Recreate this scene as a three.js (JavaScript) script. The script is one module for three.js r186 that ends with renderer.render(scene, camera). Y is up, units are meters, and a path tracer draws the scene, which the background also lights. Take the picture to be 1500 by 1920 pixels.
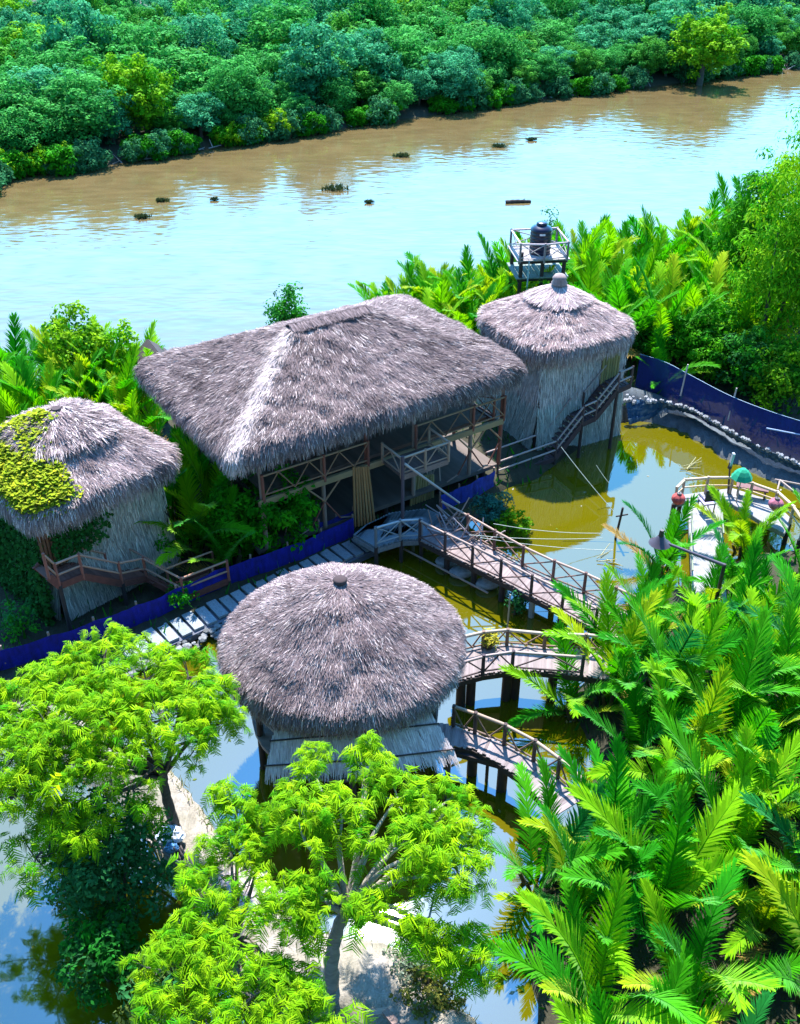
import * as THREE from 'three';
import { mergeGeometries } from 'three/addons/utils/BufferGeometryUtils.js';
import { ImprovedNoise } from 'three/addons/math/ImprovedNoise.js';

// ───────────────────────── camera, sky, sun, exposure ─────────────────────────
const scene = new THREE.Scene();
const EYE = 22, PITCH = 34 * Math.PI / 180, FOV = 55;
const camera = new THREE.PerspectiveCamera(FOV, 800 / 1024, 0.5, 1500);
camera.position.set(0, EYE, 0);
camera.rotation.set(-PITCH, 0, 0);
const SUN_EL = 56 * Math.PI / 180, SUN_AZ = -2 * Math.PI / 180;      // ahead of the camera, a little to the left
const sunDir = new THREE.Vector3(Math.sin(SUN_AZ) * Math.cos(SUN_EL), Math.sin(SUN_EL), -Math.cos(SUN_AZ) * Math.cos(SUN_EL));
const sun = new THREE.DirectionalLight(new THREE.Color(1, 0.95, 0.86), 5.0);
sun.position.copy(sunDir).multiplyScalar(120).add(new THREE.Vector3(0, 0, -50));
sun.target.position.set(0, 0, -50); scene.add(sun, sun.target);
sun.castShadow = true; sun.shadow.mapSize.set(4096, 4096);
Object.assign(sun.shadow.camera, { left: -90, right: 90, top: 110, bottom: -70, near: 1, far: 320 });
{
  const W = 256, H = 128, d = new Float32Array(W * H * 4), v = new THREE.Vector3();
  for (let j = 0; j < H; j++) for (let i = 0; i < W; i++) {
    const el = ((j + 0.5) / H - 0.5) * Math.PI, az = ((i + 0.5) / W - 0.5) * 2 * Math.PI;
    v.set(Math.cos(el) * Math.cos(az), Math.sin(el), Math.cos(el) * Math.sin(az));
    const ang = Math.acos(THREE.MathUtils.clamp(v.dot(sunDir), -1, 1));
    const e = Math.max(0, el), fw = (1 - Math.sin(az)) / 2, hz = Math.exp(-e / 0.34) * (0.12 + 0.88 * fw * fw), au = Math.exp(-ang / 0.45), k = 4 * (j * W + i);
    let c = [0.028 + 0.42 * hz + 0.28 * au, 0.06 + 1.95 * hz + 0.96 * au, 0.12 + 3.1 * hz + 2.55 * au];
    if (el < 0) c = [0.10, 0.16, 0.12];
    d[k] = c[0]; d[k + 1] = c[1]; d[k + 2] = c[2]; d[k + 3] = 1;
  }
  const t = new THREE.DataTexture(d, W, H, THREE.RGBAFormat, THREE.FloatType);
  t.mapping = THREE.EquirectangularReflectionMapping; t.magFilter = t.minFilter = THREE.LinearFilter; t.needsUpdate = true;
  scene.background = t; scene.environment = t;
}
const EXPOSURE = 2.85;

// ───────────────────────── helpers ─────────────────────────
let seed = 12345;
const rnd = () => { seed |= 0; seed = seed + 0x6D2B79F5 | 0; let t = Math.imul(seed ^ seed >>> 15, 1 | seed); t = t + Math.imul(t ^ t >>> 7, 61 | t) ^ t; return ((t ^ t >>> 14) >>> 0) / 4294967296; };
const rr = (a, b) => a + (b - a) * rnd(), pick = a => a[Math.floor(rnd() * a.length)];
const reseed = s => { seed = s; };
const V = (x, y, z) => new THREE.Vector3(x, y, z);
const noise = new ImprovedNoise();
const N3 = (x, y, z = 0) => noise.noise(x, y, z);
const fbm = (x, y, z = 0) => N3(x, y, z) * 0.6 + N3(x * 2.1, y * 2.1, z + 5) * 0.3 + N3(x * 4.3, y * 4.3, z + 9) * 0.15;
const F = 960 / Math.tan(FOV * Math.PI / 360);
// surveying: the ray through a point of the 1500 x 1920 photograph, met with a level at height h or with a vertical plane
function ray(px, py) { const a = (px - 750) / F, b = (960 - py) / F; return V(a, b * Math.cos(PITCH) - Math.sin(PITCH), -(Math.cos(PITCH) + b * Math.sin(PITCH))); }
function G(px, py, h = 0) { const d = ray(px, py), t = (h - EYE) / d.y; return V(d.x * t, h, d.z * t); }
function onPlane(px, py, p, n) { const d = ray(px, py), t = (p.dot(n) - EYE * n.y) / d.dot(n); return V(d.x * t, EYE + d.y * t, d.z * t); }
function atZ(px, py, z) { return onPlane(px, py, V(0, 0, z), V(0, 0, 1)); }

const used = {};
function numbered(name) { const n = used[name] = (used[name] ?? -1) + 1; return n ? `${name}_${String(n).padStart(3, '0')}` : name; }
function tag(o, label, category, group) { o.userData.label = label; o.userData.category = category; if (group) o.userData.group = group; return o; }
function thing(name, label, category, pos = V(0, 0, 0), turn = 0, group) {
  const o = new THREE.Group(); o.name = numbered(name); o.position.copy(pos); o.rotation.y = turn; scene.add(o);
  return tag(o, label, category, group);
}
function shadowy(m) { m.castShadow = m.receiveShadow = true; return m; }
function part(name, geo, material, parent) { const m = shadowy(new THREE.Mesh(geo, material)); m.name = name; parent.add(m); return m; }        // geometry in the parent's own coordinates
function wpart(name, geo, material, root) { geo.translate(-root.position.x, -root.position.y, -root.position.z); return part(name, geo, material, root); }   // geometry in world coordinates
function struct(name, geo, material) { const m = part(numbered(name), geo, material, scene); m.userData.kind = 'structure'; return m; }
const stuff = m => { m.userData.kind = 'stuff'; return m; };

const col = (r, g, b) => [r, g, b];
const jit = (c, k = 0.15) => { const f = 1 + rr(-k, k); return [c[0] * f, c[1] * f, c[2] * f]; };
const mixc = (a, b, t) => [a[0] + (b[0] - a[0]) * t, a[1] + (b[1] - a[1]) * t, a[2] + (b[2] - a[2]) * t];
function paint(g, c) { const n = g.attributes.position.count, a = new Float32Array(n * 3); for (let i = 0; i < n; i++) { a[3 * i] = c[0]; a[3 * i + 1] = c[1]; a[3 * i + 2] = c[2]; } g.setAttribute('color', new THREE.BufferAttribute(a, 3)); return g; }
const UP = V(0, 1, 0);
function pole(a, b, r0, r1 = r0, c = WOOD, seg = 7) {
  const d = b.clone().sub(a), g = new THREE.CylinderGeometry(r1, r0, d.length(), seg, 1);
  const uv = g.attributes.uv; for (let i = 0; i < uv.count; i++) uv.setXY(i, uv.getX(i) * 0.5, uv.getY(i) * d.length());
  g.applyQuaternion(new THREE.Quaternion().setFromUnitVectors(UP, d.clone().normalize())); g.translate((a.x + b.x) / 2, (a.y + b.y) / 2, (a.z + b.z) / 2);
  return paint(g, jit(c));
}
function beam(a, b, w, h, c = WOOD) {              // a squared timber from a to b, w wide and h deep, its depth kept upright
  const d = b.clone().sub(a), L = d.length(), g = new THREE.BoxGeometry(w, h, L); d.normalize();
  const uv = g.attributes.uv; for (let i = 0; i < uv.count; i++) uv.setXY(i, uv.getX(i) * 0.3 + a.x, uv.getY(i) * Math.max(L, 0.2));
  const up = Math.abs(d.y) > 0.95 ? V(1, 0, 0) : UP, x = V(0, 0, 0).crossVectors(up, d).normalize(), y = V(0, 0, 0).crossVectors(d, x);
  g.applyMatrix4(new THREE.Matrix4().makeBasis(x, y, d)); g.translate((a.x + b.x) / 2, (a.y + b.y) / 2, (a.z + b.z) / 2);
  return paint(g, jit(c));
}
function box(x, y, z, sx, sy, sz, c, turn = 0) { const g = new THREE.BoxGeometry(sx, sy, sz); g.rotateY(turn); g.translate(x, y, z); return paint(g, c); }
function wire(pts, r, c) { const g = new THREE.TubeGeometry(new THREE.CatmullRomCurve3(pts), Math.max(8, pts.length * 6), r, 4); return paint(g, c); }
function limb(pts, r0, r1, c, seg = 8, n = 14) {     // a tapered, slightly uneven branch through pts
  const curve = new THREE.CatmullRomCurve3(pts), g = new THREE.TubeGeometry(curve, n, 1, seg), p = g.attributes.position;
  for (let i = 0; i <= n; i++) { const ctr = curve.getPointAt(i / n), r = r0 + (r1 - r0) * i / n;
    for (let j = 0; j <= seg; j++) { const k = i * (seg + 1) + j, f = r * (1 + 0.12 * Math.sin(i * 2.1 + j * 1.9 + (j === seg ? -seg * 1.9 : 0)));
      p.setXYZ(k, ctr.x + (p.getX(k) - ctr.x) * f, ctr.y + (p.getY(k) - ctr.y) * f, ctr.z + (p.getZ(k) - ctr.z) * f); } }
  g.computeVertexNormals(); return paint(g, c);
}
class Leaves {                                        // collects small four-sided and three-sided blades
  constructor() { this.p = []; this.c = []; this.i = []; this.n = 0; }
  v(x, y, z, c) { this.p.push(x, y, z); this.c.push(c[0], c[1], c[2]); return this.n++; }
  quad(a, b, c, d, k) { const n = this.v(a.x, a.y, a.z, k); this.v(b.x, b.y, b.z, k); this.v(c.x, c.y, c.z, k); this.v(d.x, d.y, d.z, k); this.i.push(n, n + 1, n + 2, n, n + 2, n + 3); }
  tri(a, b, c, k) { const n = this.v(a.x, a.y, a.z, k); this.v(b.x, b.y, b.z, k); this.v(c.x, c.y, c.z, k); this.i.push(n, n + 1, n + 2); }
  blade(a, b, side, w0, w1, k) { this.quad(a.clone().addScaledVector(side, -w0 / 2), a.clone().addScaledVector(side, w0 / 2), b.clone().addScaledVector(side, w1 / 2), b.clone().addScaledVector(side, -w1 / 2), k); }
  build() {
    const g = new THREE.BufferGeometry(); g.setAttribute('position', new THREE.BufferAttribute(new Float32Array(this.p), 3)); g.setAttribute('color', new THREE.BufferAttribute(new Float32Array(this.c), 3));
    g.setAttribute('uv', new THREE.BufferAttribute(new Float32Array(this.n * 2), 2)); g.setIndex(new THREE.BufferAttribute(new Uint32Array(this.i), 1)); g.computeVertexNormals(); return g;
  }
}
const merge = a => mergeGeometries(a.map(g => g.index ? g.toNonIndexed() : g));

// ───────────────────────── materials ─────────────────────────
function noiseTex(n, f, repeat = 1, srgb = false) {
  const d = new Uint8Array(n * n * 4);
  for (let j = 0; j < n; j++) for (let i = 0; i < n; i++) { const v = f(i / n, j / n), k = 4 * (j * n + i); const c = Array.isArray(v) ? v : [v, v, v]; for (let m = 0; m < 3; m++) d[k + m] = Math.max(0, Math.min(255, c[m] * 255)); d[k + 3] = 255; }
  const t = new THREE.DataTexture(d, n, n); t.wrapS = t.wrapT = THREE.RepeatWrapping; t.magFilter = THREE.LinearFilter; t.minFilter = THREE.LinearMipmapLinearFilter; t.generateMipmaps = true; t.repeat.set(repeat, repeat);
  if (srgb) t.colorSpace = THREE.SRGBColorSpace; t.needsUpdate = true; return t;
}
function tile(f, u, v, pu, pv) {                     // a noise that repeats over the unit square
  const a = 2 * Math.PI; return N3(Math.cos(a * u) * pu / 6.28 + 7, Math.sin(a * u) * pu / 6.28 + 3, Math.cos(a * v) * pv / 6.28 + f) + 0.6 * N3(Math.sin(a * v) * pv / 6.28 + f, Math.cos(a * u) * pu / 6.28 + 11, Math.sin(a * u) * pu / 6.28);
}
const grainTex = noiseTex(256, (u, v) => 0.78 + 0.22 * tile(1, u, v, 40, 5) + 0.12 * tile(4, u, v, 90, 9));
const speckTex = noiseTex(512, (u, v) => 0.8 + 0.22 * tile(2, u, v, 14, 14) + 0.16 * tile(5, u, v, 60, 60) + 0.1 * tile(8, u, v, 150, 150));
const rippleTex = noiseTex(512, (u, v) => 0.5 + 0.22 * tile(3, u, v, 12, 30) + 0.16 * tile(6, u, v, 26, 70));
const streakTex = noiseTex(512, (u, v) => 0.86 + 0.16 * tile(12, u, v, 8, 34) + 0.10 * tile(15, u, v, 22, 110));
const clothTex = noiseTex(256, (u, v) => 0.6 + 0.25 * tile(3, u, v, 16, 5) + 0.15 * tile(9, u, v, 50, 40));
const M = {};
const std = (o) => new THREE.MeshStandardMaterial({ vertexColors: true, side: THREE.DoubleSide, roughness: 0.85, ...o });
M.wood = std({ map: grainTex, bumpMap: grainTex, bumpScale: 0.006 });
M.thatch = new THREE.MeshPhysicalMaterial({ vertexColors: true, side: THREE.DoubleSide, roughness: 1, specularIntensity: 0.25 });
M.stone = std({ map: speckTex, bumpMap: speckTex, bumpScale: 0.02, roughness: 0.9 });
M.soil = std({ map: speckTex, bumpMap: speckTex, bumpScale: 0.04, roughness: 1 });
M.cloth = std({ map: clothTex, bumpMap: clothTex, bumpScale: 0.03, roughness: 0.9 });
M.net = std({ map: speckTex, roughness: 1, transparent: true, opacity: 0.85 });
M.paint = std({ roughness: 0.45 });
M.plastic = std({ roughness: 0.3 });
M.bark = std({ map: grainTex, bumpMap: grainTex, bumpScale: 0.02, roughness: 0.9 });
const leafMat = (c, through = 0.5) => new THREE.MeshPhysicalMaterial({ color: new THREE.Color().setRGB(...c), vertexColors: true, side: THREE.DoubleSide, roughness: 0.95, transmission: through, thickness: 0, ior: 1.4, specularIntensity: 0.2 });
const WOOD = col(0.34, 0.23, 0.19), DARK = col(0.045, 0.03, 0.03), REDWOOD = col(0.26, 0.085, 0.06), PALE = col(0.44, 0.34, 0.29), BLUE = col(0.004, 0.008, 0.36);
const WHITE = col(1, 1, 1);

// ───────────────────────── ground and water ─────────────────────────
const flat = (x0, z0, x1, z1, y, c, scale = 1) => { const g = new THREE.PlaneGeometry(x1 - x0, z1 - z0); g.rotateX(-Math.PI / 2); g.translate((x0 + x1) / 2, y, (z0 + z1) / 2); const p = g.attributes.position, uv = g.attributes.uv; for (let i = 0; i < p.count; i++) uv.setXY(i, p.getX(i) * scale, p.getZ(i) * scale); return paint(g, c); };
struct('ground', flat(-900, -1200, 900, 300, -1.6, col(0.10, 0.085, 0.06), 0.2), M.soil);
const waterMat = (o) => new THREE.MeshPhysicalMaterial({ vertexColors: true, bumpMap: rippleTex, ior: 2.2, ...o });
// the pond lies this side of the line along the near river bank, the river beyond it
const nearBank = [V(-260, 0, 90), V(-60, 0, -24), V(-20, 0, -41.5), V(0, 0, -49), V(8, 0, -53.5), V(20, 0, -62), V(32, 0, -74), V(60, 0, -95), V(260, 0, -240)];
const farBank = [[-500, 560], [-140, 470], [0, 335], [150, 322], [270, 302], [400, 280], [560, 256], [750, 226], [900, 206], [1000, 190], [1160, 172], [1300, 154], [1400, 140], [1500, 130], [1700, 108]].map(q => G(...q));
farBank.unshift(V(-260, 0, 40)); farBank.push(V(280, 0, -290));
function strip(a, b, y, c, scale) {
  const s = new THREE.Shape([...a.map(p => new THREE.Vector2(p.x, -p.z)), ...b.slice().reverse().map(p => new THREE.Vector2(p.x, -p.z))]);
  const g = new THREE.ShapeGeometry(s); g.rotateX(-Math.PI / 2); g.translate(0, y, 0); const p = g.attributes.position, uv = g.attributes.uv;
  for (let i = 0; i < p.count; i++) uv.setXY(i, p.getX(i) * scale, p.getZ(i) * scale);
  return paint(g.index ? g.toNonIndexed() : g, c);
}
const beyond = farBank.map(p => V(p.x - 6, 0, p.z - 8));
struct('river', strip(nearBank.map(p => V(p.x, 0, p.z + 1.5)), beyond, 0.0, col(0.15, 0.108, 0.046), 0.05), waterMat({ map: streakTex, roughness: 0.08, bumpScale: 0.05 }));
struct('pond', strip([V(-260, 0, 90), V(-260, 0, 120), V(260, 0, 120), V(260, 0, -240)], nearBank.map(p => V(p.x, 0, p.z + 1.49)), 0.004, col(0.09, 0.08, 0.001), 0.12), waterMat({ roughness: 0.03, bumpScale: 0.0015 }));
// land: distance to outlines shapes the banks
const poly = (...q) => q.map(p => Array.isArray(p) ? G(p[0], p[1], 0.25) : p);
const mainLand = [...nearBank.slice(1, -1), V(90, 0, -110), V(90, 0, -40), ...poly([1700, 985], [1500, 885], [1430, 850], [1375, 815], [1310, 780], [1250, 765], [1190, 770], [1100, 830], [1020, 890], [930, 925], [835, 975], [720, 1015], [640, 1055], [500, 1120], [380, 1180], [230, 1260], [0, 1345], [-400, 1490]), V(-60, 0, -18)];
const palmLand = poly([930, 2100], [985, 1880], [965, 1760], [1000, 1620], [1090, 1490], [1100, 1420], [1060, 1330], [1050, 1290], [1110, 1230], [1110, 1190], [1180, 1130], [1250, 1090], [1310, 1060], [1420, 1020], [1600, 1000], [2000, 1000], [2600, 2100]);
const dikes = [[[[60, 1340], [180, 1410], [255, 1450], [310, 1510], [345, 1565], [410, 1645]], 0.85], [[[455, 1735], [520, 1790], [600, 1830], [690, 1835], [740, 1880], [820, 1960], [900, 2060]], 1.15]].map(([q, w]) => [q.map(p => G(p[0], p[1], 0.3)), w]);
function sdPoly(x, z, q) {
  let d = 1e9, inside = false;
  for (let i = 0, j = q.length - 1; i < q.length; j = i++) {
    const ax = q[j].x, az = q[j].z, ex = q[i].x - ax, ez = q[i].z - az, t = Math.max(0, Math.min(1, ((x - ax) * ex + (z - az) * ez) / (ex * ex + ez * ez + 1e-9)));
    d = Math.min(d, Math.hypot(x - ax - ex * t, z - az - ez * t));
    if ((q[i].z > z) !== (q[j].z > z) && x < (q[j].x - q[i].x) * (z - q[i].z) / (q[j].z - q[i].z) + q[i].x) inside = !inside;
  }
  return inside ? d : -d;
}
function dLine(x, z, q) { let d = 1e9; for (let i = 1; i < q.length; i++) { const ax = q[i - 1].x, az = q[i - 1].z, ex = q[i].x - ax, ez = q[i].z - az, t = Math.max(0, Math.min(1, ((x - ax) * ex + (z - az) * ez) / (ex * ex + ez * ez))); d = Math.min(d, Math.hypot(x - ax - ex * t, z - az - ez * t)); } return d; }
const SS = THREE.MathUtils.smoothstep;
const netRidge = [[1180, 742], [1240, 748], [1305, 770], [1375, 815], [1440, 845], [1500, 870], [1700, 960]].map(q => G(q[0], q[1], 0.9));
function landAt(x, z) {                               // height and colour of the land at a spot
  const w = 0.25 * fbm(x * 0.7, z * 0.7), a = sdPoly(x, z, mainLand) + w, b = sdPoly(x, z, palmLand) + w;
  let dk = -9; for (const [q, wd] of dikes) dk = Math.max(dk, wd - dLine(x, z, q) + w);
  const n = 0.10 * fbm(x * 0.9, z * 0.9, 3);
  let h = Math.max(SS(a, -0.6, 0.9) * 1.0 - 0.6, SS(b, -0.6, 0.9) * 0.95 - 0.6) + n, c = mixc(col(0.03, 0.026, 0.02), col(0.05, 0.05, 0.022), 0.5 + fbm(x, z, 7));
  const hd = SS(dk, -0.45, 0.45) * 1.1 - 0.6 + 0.5 * n;
  const ridge = a > -1.5 ? 1.0 * SS(1.5 - dLine(x, z, netRidge), 0, 1.4) : 0;
  h += ridge; if (ridge > 0.05) c = mixc(c, col(0.10, 0.12, 0.14), Math.min(1, ridge * 1.4));
  if (hd > h) { h = hd; c = mixc(col(0.36, 0.32, 0.29), col(0.22, 0.20, 0.14), THREE.MathUtils.clamp(0.35 + 1.6 * fbm(x * 1.3, z * 1.3, 12), 0, 1)); }
  return [h, c];
}
{
  const x0 = -46, x1 = 60, z0 = -96, z1 = -4, st = 0.4, nx = Math.round((x1 - x0) / st), nz = Math.round((z1 - z0) / st), p = [], c = [], uv = [], id = [];
  for (let j = 0; j <= nz; j++) for (let i = 0; i <= nx; i++) { const x = x0 + i * st, z = z0 + j * st, [h, k] = landAt(x, z); p.push(x, h, z); c.push(...k); uv.push(x * 0.35, z * 0.35); }
  for (let j = 0; j < nz; j++) for (let i = 0; i < nx; i++) { const a = j * (nx + 1) + i, b = a + 1, d = a + nx + 1, e = d + 1; if (Math.max(p[3 * a + 1], p[3 * b + 1], p[3 * d + 1], p[3 * e + 1]) > -0.12) id.push(a, d, b, b, d, e); }
  const g = new THREE.BufferGeometry(); g.setAttribute('position', new THREE.Float32BufferAttribute(p, 3)); g.setAttribute('color', new THREE.Float32BufferAttribute(c, 3)); g.setAttribute('uv', new THREE.Float32BufferAttribute(uv, 2)); g.setIndex(id); g.computeVertexNormals();
  struct('bank', g, M.soil);
}
{   // the far bank: mud that slopes out of the river and a forest floor behind it
  const inl = farBank.map(p => V(p.x - 2, 0, p.z - 3)), g = [], rows = [farBank.map(p => V(p.x, -0.3, p.z)), farBank.map((p, i) => V(p.x - 0.6, 0.35, p.z - 1)), inl.map(p => V(p.x, 0.6, p.z)), farBank.map(p => V(p.x - 260, 0.7, p.z - 420))];
  const pos = [], idx = [], n = farBank.length; rows.forEach(r => r.forEach(p => pos.push(p.x, p.y, p.z)));
  for (let j = 0; j < rows.length - 1; j++) for (let i = 0; i < n - 1; i++) { const a = j * n + i; idx.push(a, a + 1, a + n, a + 1, a + n + 1, a + n); }
  const b = new THREE.BufferGeometry(); b.setAttribute('position', new THREE.Float32BufferAttribute(pos, 3)); b.setAttribute('uv', new THREE.Float32BufferAttribute(pos.flatMap((v, i) => i % 3 === 0 ? [pos[i] * 0.3, pos[i + 2] * 0.3] : []), 2)); b.setIndex(idx); b.computeVertexNormals();
  struct('far_bank', paint(b, col(0.06, 0.06, 0.04)), M.soil);
}
const groundY = (x, z) => Math.max(0, landAt(x, z)[0]);

// ───────────────────────── thatch ─────────────────────────
// a rounded rectangle of half sizes a, b and corner radius r, at the fraction t of its outline; fractions match between rings
function ringPoint(t, a, b, r, A, B, R) {
  const sa = 2 * (A - R), sb = 2 * (B - R), ca = R * Math.PI / 2, all = 2 * sa + 2 * sb + 4 * ca;
  let s = ((t % 1) + 1) % 1 * all; const ia = a - r, ib = b - r;
  const segs = [[sa, f => [-ia + 2 * ia * f, b]], [ca, f => { const q = Math.PI / 2 * (1 - f); return [ia + r * Math.cos(q), ib + r * Math.sin(q)]; }], [sb, f => [a, ib - 2 * ib * f]], [ca, f => { const q = -Math.PI / 2 * f; return [ia + r * Math.cos(q), -ib + r * Math.sin(q)]; }],
    [sa, f => [ia - 2 * ia * f, -b]], [ca, f => { const q = -Math.PI / 2 - Math.PI / 2 * f; return [-ia + r * Math.cos(q), -ib + r * Math.sin(q)]; }], [sb, f => [-a, -ib + 2 * ib * f]], [ca, f => { const q = Math.PI - Math.PI / 2 * f; return [-ia + r * Math.cos(q), ib + r * Math.sin(q)]; }]];
  for (const [L, f] of segs) { if (s <= L || L === ca && s < L + 1e-6) return f(L > 1e-9 ? s / L : 0); s -= L; }
  return segs[7][1](1);
}
// spec: A, B half sizes at the eave; ra, rb half sizes of the ridge; R corner radius; top, eave heights; bend: how domed; drop: how far the eave hangs
function roofSurface(o) {
  const knots = [[0, o.top], [0.25, 0], [0.5, 0], [0.75, 0], [0.9, 0]].map(([s, h]) => [s, o.top - (o.top - o.eave) * Math.pow(s, o.bend ?? 1)]);
  const e = o.eave, dr = o.drop ?? 0.8; knots.push([0.97, o.top - (o.top - o.eave) * Math.pow(0.97, o.bend ?? 1)], [0.998, e - dr * 0.12], [1.01, e - dr * 0.5], [1.006, e - dr]);
  const curve = new THREE.CatmullRomCurve3(knots.map(([s, h]) => V(s * 6, h, 0)));
  return (t, s) => {                                  // s 0 at the ridge, 1 at the hanging edge
    const q = curve.getPointAt(Math.min(1, Math.max(0, s))), k = q.x / 6, wob = 1 + (o.wobble ?? 0.012) * N3(t * 40, s * 3, o.seed ?? 0) * Math.min(1, s * 2);
    const a = (o.ra + k * (o.A - o.ra)) * wob, b = (o.rb + k * (o.B - o.rb)) * wob, r = Math.min(o.R * Math.min(1, k + 0.05), a, b), p = ringPoint(t, a, b, r, o.A, o.B, o.R);
    return V(p[0], q.y + 0.07 * N3(p[0] * 1.7, p[1] * 1.7, o.seed ?? 0), p[1]);
  };
}
function thatchRoof(root, o, count, colour) {
  const S = roofSurface(o), nt = 120, ns = 26, pos = [], id = [], shade = [];
  for (let j = 0; j <= ns; j++) for (let i = 0; i <= nt; i++) { const p = S(i / nt, j / ns); pos.push(p.x, p.y, p.z); shade.push(...colour(i / nt, j / ns, p)); }
  for (let j = 0; j < ns; j++) for (let i = 0; i < nt; i++) { const a = j * (nt + 1) + i; id.push(a, a + nt + 1, a + 1, a + 1, a + nt + 1, a + nt + 2); }
  const sh = new THREE.BufferGeometry(); sh.setAttribute('position', new THREE.Float32BufferAttribute(pos, 3)); sh.setAttribute('color', new THREE.Float32BufferAttribute(shade, 3)); sh.setIndex(id); sh.computeVertexNormals();
  part('roof', sh, M.thatch, root);
  const L = new Leaves(), S2 = (t, s) => S(t, s);
  let made = 0;
  while (made < count) {
    const s = Math.sqrt(rnd()) * 1.0, t = rnd();
    if (s < 0.03) continue;
    const p = S2(t, s), d = S2(t, Math.min(1, s + 0.02)).sub(S2(t, Math.max(0, s - 0.02))).normalize(), w = S2(t + 0.002, s).sub(S2(t - 0.002, s)).normalize(), n = V(0, 0, 0).crossVectors(w, d).normalize(); if (n.y < 0 && s < 0.9) n.negate(); else if (s >= 0.9 && n.x * p.x + n.z * p.z < 0) n.negate();
    const sway = rr(-0.3, 0.3) + 0.28 * N3(p.x * 1.4, p.z * 1.4, 3), k0 = colour(t, s, p), lift0 = 0.05 * (0.5 + N3(p.x * 2.2, p.z * 2.2, 8));
    for (let q = 0; q < 4; q++, made++) {
      const dir = d.clone().addScaledVector(w, sway + rr(-0.25, 0.25)).normalize(), len = rr(0.2, 0.5) * (o.strand ?? 1), k = jit(k0, 0.5);
      const a = p.clone().addScaledVector(w, rr(-0.12, 0.12)).addScaledVector(n, rr(0.0, 0.03)), b = a.clone().addScaledVector(dir, len).addScaledVector(n, rr(0.0, 0.06) + lift0);
      if (s > 0.9) b.y -= rr(0, 0.25);
      const side = V(0, 0, 0).crossVectors(dir, n).addScaledVector(n, rr(-0.5, 0.5)).normalize();
      L.blade(a, b, side, rr(0.016, 0.034) * (o.coarse ?? 1), 0.008, k);
    }
  }
  for (let i = 0; i < (o.fringe ?? 2600); i++) {       // the ragged hanging edge
    const t = rnd(), s = rr(0.9, 1), p = S2(t, s), w = S2(t + 0.002, s).sub(S2(t - 0.002, s)).normalize(), out = V(p.x, 0, p.z).normalize(), k = jit(colour(t, s, p), 0.3), clump = 0.5 + 0.5 * N3(t * 90, 1, o.seed ?? 0);
    const a = p.clone().addScaledVector(out, rr(-0.1, 0.05)), b = a.clone().addScaledVector(w, rr(-0.12, 0.12)).addScaledVector(out, rr(-0.06, 0.10)); b.y -= (rr(0.12, 0.35) + 0.42 * clump * clump) * (o.short ?? 1);
    L.blade(a, b, w, rr(0.04, 0.07), 0.012, k);
  }
  stuff(part('thatch', L.build(), M.thatch, root));
  return S;
}
// hanging grass over a wall between two corners; f(x along, y) may cut an opening
function thatchWall(root, p0, p1, y0, y1, count, colour, o = {}) {
  const d = p1.clone().sub(p0), len = d.length(); d.normalize(); const n = V(0, 0, 0).crossVectors(d, UP).normalize();
  const sl = o.flare ?? 0, L = new Leaves();
  const g = new THREE.PlaneGeometry(len, y1 - y0, 12, 6); { const p = g.attributes.position; for (let i = 0; i < p.count; i++) { const x = p.getX(i) + len / 2, y = p.getY(i) + (y1 + y0) / 2, f = (1 - (y - y0) / (y1 - y0)) * sl + 0.03 * N3(x * 1.3, y, 2); p.setXYZ(i, p0.x + d.x * x + n.x * f, y, p0.z + d.z * x + n.z * f); } g.computeVertexNormals(); }
  for (let i = 0; i < count; i++) {
    const x = rr(-0.05, len + 0.05), y = rr(y0 + 0.25, y1), f = (1 - (y - y0) / (y1 - y0)) * sl, l = rr(0.3, 0.9), k = jit(colour(x, y), 0.38), t = rr(-0.16, 0.16) + 0.15 * N3(x * 1.5, y, 6);
    if (o.hole && o.hole(x, y)) continue;
    const a = p0.clone().addScaledVector(d, x).addScaledVector(n, f + rr(0.01, 0.05)); a.y = y; const b = a.clone().addScaledVector(d, t * l).addScaledVector(n, rr(0.0, 0.09) + sl * l / (y1 - y0)); b.y -= l;
    L.blade(a, b, d.clone().addScaledVector(n, rr(-0.5, 0.5)).normalize(), rr(0.03, 0.06), 0.015, k);
  }
  part('wall', paint(g, colour(0, y0)), M.thatch, root);
  stuff(part('wall_thatch', L.build(), M.thatch, root));
}
const TH1 = col(0.265, 0.20, 0.20), TH2 = col(0.095, 0.07, 0.073), TH3 = col(0.50, 0.41, 0.39), lighter = (c, k) => [c[0] * k, c[1] * k, c[2] * k];

// ───────────────────────── timber helpers ─────────────────────────
const along = (q, t) => { let L = 0; const l = []; for (let i = 1; i < q.length; i++) { l.push(q[i].distanceTo(q[i - 1])); L += l[i - 1]; } let s = t * L; for (let i = 0; i < l.length; i++) { if (s <= l[i] || i === l.length - 1) return q[i].clone().lerp(q[i + 1], Math.min(1, s / l[i])); s -= l[i]; } };
const lifted = (p, h) => V(p.x, p.y + h, p.z);
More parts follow.
